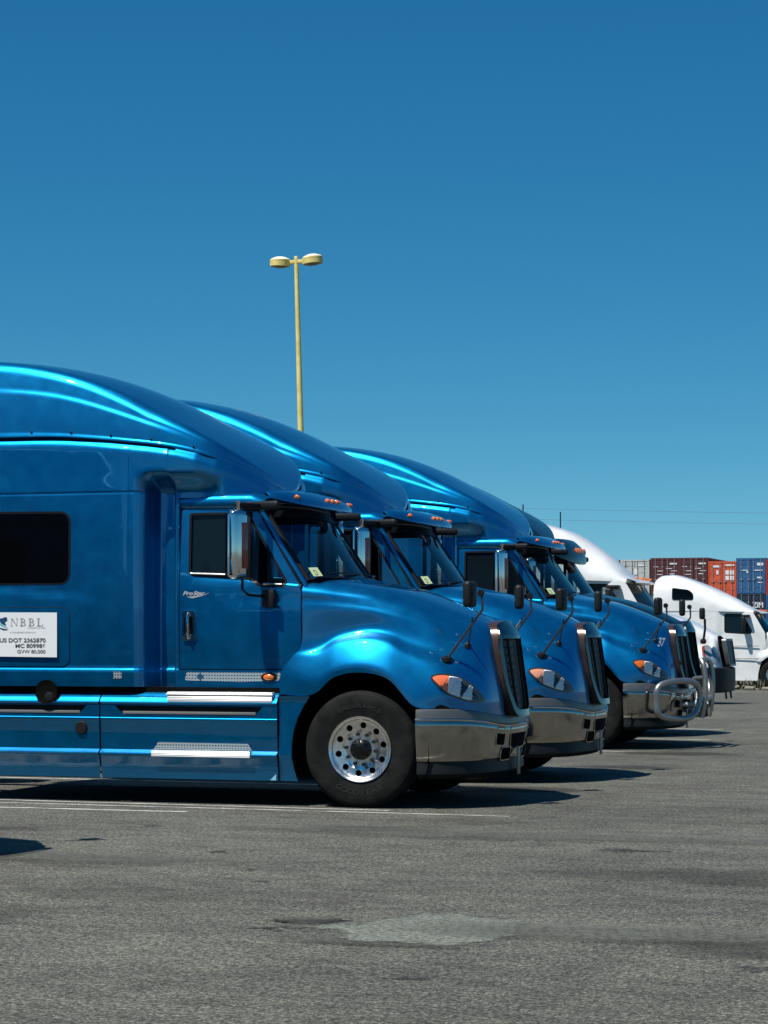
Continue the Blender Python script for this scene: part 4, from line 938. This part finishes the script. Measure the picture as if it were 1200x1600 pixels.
for (x, y, h) in ((-3.7, -.9, .75), (-3.05, .2, .62)):
    m = MB(); m.tube([(x, y, 3.6), (x, y, 3.95+h)], .016, 6); m.out('antenna', M['black'], wt)

# ------------------------------------------------------------------ lamp post
lp = empty('street_lamp', (-26.67, 75.46, gz(-26.67, 75.46))); lp.rotation_euler = (0, R(-1.7), 0)
tag(lp, 'tall yellow parking lot lamp with twin drum heads rising behind the blue trucks', 'street lamp')
HT = 15.08
MB().tube([(0, 0, 0), (0, 0, HT*.5), (0, 0, HT)], [.14, .11, .075], 16).out('pole', M['lampyellow'], lp)
MB().lathe([(.28, 0), (.28, .04), (.15, .06), (.14, .3)], (0, 0, 0), 'Z', 16).out('base_plate', M['lampyellow'], lp)
MB().box((0, 0, HT-.05), (.62, .10, .13), .02).box((0, 0, HT), (.12, .14, .3), .03).out('arm', M['lampyellow'], lp)
for s, tl in ((-1, 3), (1, -4)):
    h_ = MB().lathe([(0, .20), (.15, .19), (.30, .13), (.345, .10)], (0, 0, 0), 'Z', 28).out('lamp_cap', M['lampwhite'], None)
    b_ = MB().lathe([(.345, .10), (.36, .085), (.36, .02), (.35, .012), (.36, .0), (.36, -.13), (.34, -.15), (.31, -.15)], (0, 0, 0), 'Z', 32).out('lamp_head', M['lampyellow'], lp)
    b_.location = (s*.60, 0, HT-.02); b_.rotation_euler = (R(3), R(tl), 0)
    h_.parent = b_
    MB().lathe([(.32, -.13), (.25, -.17), (.12, -.20), (0, -.21)], (0, 0, 0), 'Z', 28).out('lamp_shade', M['diffuser'], b_)

# ------------------------------------------------------------------ containers
def contmat(name, col):
    m = mat(name, col, .6); n, l, p = nodes(m); v = coords(m); f = noise(m, v, .9, 6, .65)
    l.new(ramp(m, f, [(.3, tuple(x*1.1 for x in col)), (.6, tuple(x*.8 for x in col)), (.70, (.10, .055, .03))]), p.inputs['Base Color']); return m
CC = {'grey': contmat('pale grey container steel', (.50, .52, .50)), 'maroon': contmat('maroon container steel', (.095, .022, .024)), 'orange': contmat('orange red container steel', (.62, .09, .03)),
      'blue': contmat('blue container steel', (.02, .11, .27)), 'navy': contmat('navy container steel', (.012, .028, .055)), 'red': contmat('red container steel', (.36, .03, .025)), 'green': contmat('dark green container steel', (.02, .07, .06))}
M['contwhite'] = mat('white container lettering', (.72, .72, .72), .6); M['bar'] = mat('galvanised locking bar', (.40, .38, .38), .4, .5)
def container(x, y, z, col, label, marks=(), h=2.90, ln=12.19, words=None):
    T = empty('shipping_container', (x, y, z)); w = 2.44
    m = MB()
    for sx in (-1, 1):
        for yy in (.08, ln-.08): m.box((sx*(w/2-.08), yy, h/2), (.16, .16, h-.004), .01)
        m.box((sx*(w/2-.05), ln/2, h-.06), (.08, ln-.3, .10)); m.box((sx*(w/2-.05), ln/2, .08), (.08, ln-.3, .14))
    m.box((0, .06, h-.08), (w-.3, .12, .15)); m.box((0, .06, .09), (w-.3, .12, .16))
    m.out('corner_frame', CC[col], T, smooth=False)
    m = MB(); k = 44
    for sx in (-1, 1):
        P = []
        for i in range(k*4+1):
            yy = .15+(ln-.3)*i/(k*4); o_ = .035 if (i % 4) in (1, 2) else 0; P.append([(sx*(w/2-.02-o_), yy, .12), (sx*(w/2-.02-o_), yy, h-.1)])
        m.add(*grid_geo(P))
    m.box((0, ln/2, h-.05), (w-.1, ln-.1, .03)); m.box((0, ln-.05, h/2), (w-.2, .05, h-.2)); m.out('side_panel', CC[col], T, smooth=False)
    for sx in (-1, 1):
        m = MB(); m.box((sx*.535, .05, h/2), (1.03, .05, h-.34), .01)
        for zz in (.62, 1.28, 1.94, 2.5): m.box((sx*.535, .02, zz), (.90, .02, .30), .008)
        d = m.out('container_door', CC[col], T, smooth=False)
        m = MB()
        for q in (.22, .80): m.tube([(sx*q, -.035, .1), (sx*q, -.035, h-.08)], .024, 6)
        for q in (.22, .80): m.box((sx*q, -.03, 1.15), (.24, .04, .06)); m.box((sx*q, -.02, .5), (.12, .03, .08)); m.box((sx*q, -.02, 2.2), (.12, .03, .08))
        m.out('locking_bars', M['bar'], d, smooth=False)
        if marks:
            for (mx, mz, mw, mh) in marks:
                if mx*sx > 0: MB().box((mx, -.005, mz), (mw, .014, mh)).out('door_placard', M['contwhite'], d, smooth=False)

    if words:
        V, F = text_geo(words, .62, align='CENTER', bold=.015); mesh_obj('lettering', [(.55+u*.85, -.012, 1.75+v_) for u, v_ in V], F, M['contwhite'], T, smooth=False)
    tag(T, label, 'container', 'shipping containers stacked at the edge of the yard'); return T
CY = 190.; f0 = np.array([-math.sin(PSI), math.cos(PSI)]); r0 = np.array([math.cos(PSI), math.sin(PSI)])
def x_at(px, y):
    k = (px-600)/3600.; d = f0+r0*k; return d[0]*y/d[1]
mk1 = [(.35, 2.05, .5, .05), (.75, 1.85, .5, .05), (-.4, 1.85, .5, .05), (-.75, 2.2, .4, .05), (.7, 2.45, .6, .12), (-.45, 1.55, .5, .05), (.6, 1.6, .4, .07)]
mk2 = [(.38, 1.9, .34, .36), (.80, 1.9, .34, .36), (.38, 1.45, .34, .36), (.80, 1.45, .34, .36), (.6, 2.5, .8, .12), (-.45, 2.4, .6, .16), (-.4, 1.9, .16, .34)]
mk3 = [(.75, 2.4, .5, .22), (.6, 1.9, .7, .07), (-.5, 1.9, .6, .06), (.7, 1.3, .4, .12), (-.3, 1.75, .14, .14), (.75, .9, .35, .08)]
mk0 = [(.1, 1.9, .3, .5), (-.8, 1.9, .3, .5), (.5, 2.4, .6, .1)]
gzc = gz(-50, 190)
cols = [  # centre pixel column, rows from bottom: (colour, marks, words)
 (945, 0, [('navy', mk1, None), ('maroon', mk1, None), ('grey', mk0, None)]),
 (992, 0, [('maroon', mk1, None), ('navy', mk1, None), ('grey', mk0, None)]),
 (1039, .12, [('green', mk1, None), ('navy', mk3, None), ('maroon', mk1, None)]),
 (1084, .12, [('orange', mk1, None), ('maroon', mk3, None), ('maroon', mk1, None)]),
 (1128.5, -.2, [('red', mk2, None), ('orange', mk1, None), ('orange', mk2, None)]),
 (1173.5, .05, [('red', mk1, None), ('navy', [], 'ZIM'), ('blue', mk3, None)]),
 (1219, -.1, [('navy', mk1, None), ('blue', mk1, None), ('red', mk1, None)])]
colname = ['left end column', 'pale grey topped column', 'first maroon topped column', 'second maroon topped column', 'orange topped column', 'blue topped column', 'right end column']
rowname = ['bottom', 'middle', 'top']
for (px, dz, rows), cn in zip(cols, colname):
    hgt = 2.90+dz/3; zz = gzc-.02
    for k, (c, mk, wd) in enumerate(rows):
        container(x_at(px, CY), CY, zz, c, '%s shipping container, %s of the %s' % (dict(grey='pale grey', maroon='dark maroon', orange='orange red', blue='blue', navy='navy', red='red', green='dark green')[c], rowname[k], cn), mk, hgt, words=wd); zz += hgt

# ------------------------------------------------------------------ weeds, rubbish and cables far back
M['weed'] = mat('dry weeds', (.10, .11, .05), .8); M['dirt'] = mat('pale rubble', (.20, .18, .14), .9); M['tarp'] = mat('blue tarpaulin', (.03, .10, .25), .5)
x0, x1, yb = -13.5, -8.5, 86.0
m = MB()
for i in range(900):
    x = random.uniform(-16, -6); y = random.uniform(85.6, 88); z = gz(x, y); h = random.uniform(.12, .5); a = random.uniform(0, 3.1); w = .05
    m.add([(x-w*math.cos(a), y-w*math.sin(a), z), (x+w*math.cos(a), y+w*math.sin(a), z), (x+random.uniform(-.15, .15), y+random.uniform(-.15, .15), z+h)], [(0, 1, 2)])
tag(m.out('weeds', M['weed'], smooth=False, recalc=False), kind='stuff', label='dry weeds growing along the back edge of the yard')
m = MB()
for i in range(160):
    x = random.uniform(-16, -6); y = random.uniform(85.2, 88); s = random.uniform(.06, .25); m.box((x, y, gz(x, y)+s*.25), (s*1.6, s, s*.6), s*.2, Vector((0, 0, 1)).rotation_difference(Vector((random.uniform(-.4, .4), random.uniform(-.4, .4), 1))), seg=1)
tag(m.out('rubble', M['dirt'], smooth=False), kind='stuff', label='pale rubble lying along the back edge of the yard')
P = []
for i in range(14):
    P.append([(-10.3+i*.16, 83.6+j*.16, gz(-10, 84)+.02+.16*abs(math.sin(i*1.3+j*2.1))*random.uniform(.3, 1)*math.sin(math.pi*(j+.5)/8)) for j in range(8)])
tag(mesh_obj('tarpaulin', *grid_geo(P), M['tarp'], smooth=False), 'crumpled blue tarpaulin on the asphalt beside the distant white truck', 'tarpaulin')
M['cable'] = mat('overhead cable', (.05, .06, .07), .6)
for k, (za, zb_) in enumerate(((13.2, 10.0), (12.4, 9.1))):
    pts = [(-90+i*12, 170+i*1.0, za+(zb_-za)*i/12-1.2*math.sin(math.pi*i/12)) for i in range(13)]
    tag(MB().tube(pts, .009, 5).out('overhead_cable', M['cable']), '%s of the two thin overhead cables crossing the sky above the containers' % ('upper', 'lower')[k], 'cable', 'overhead cables')
S.cycles.max_bounces = 8; S.cycles.transparent_max_bounces = 12
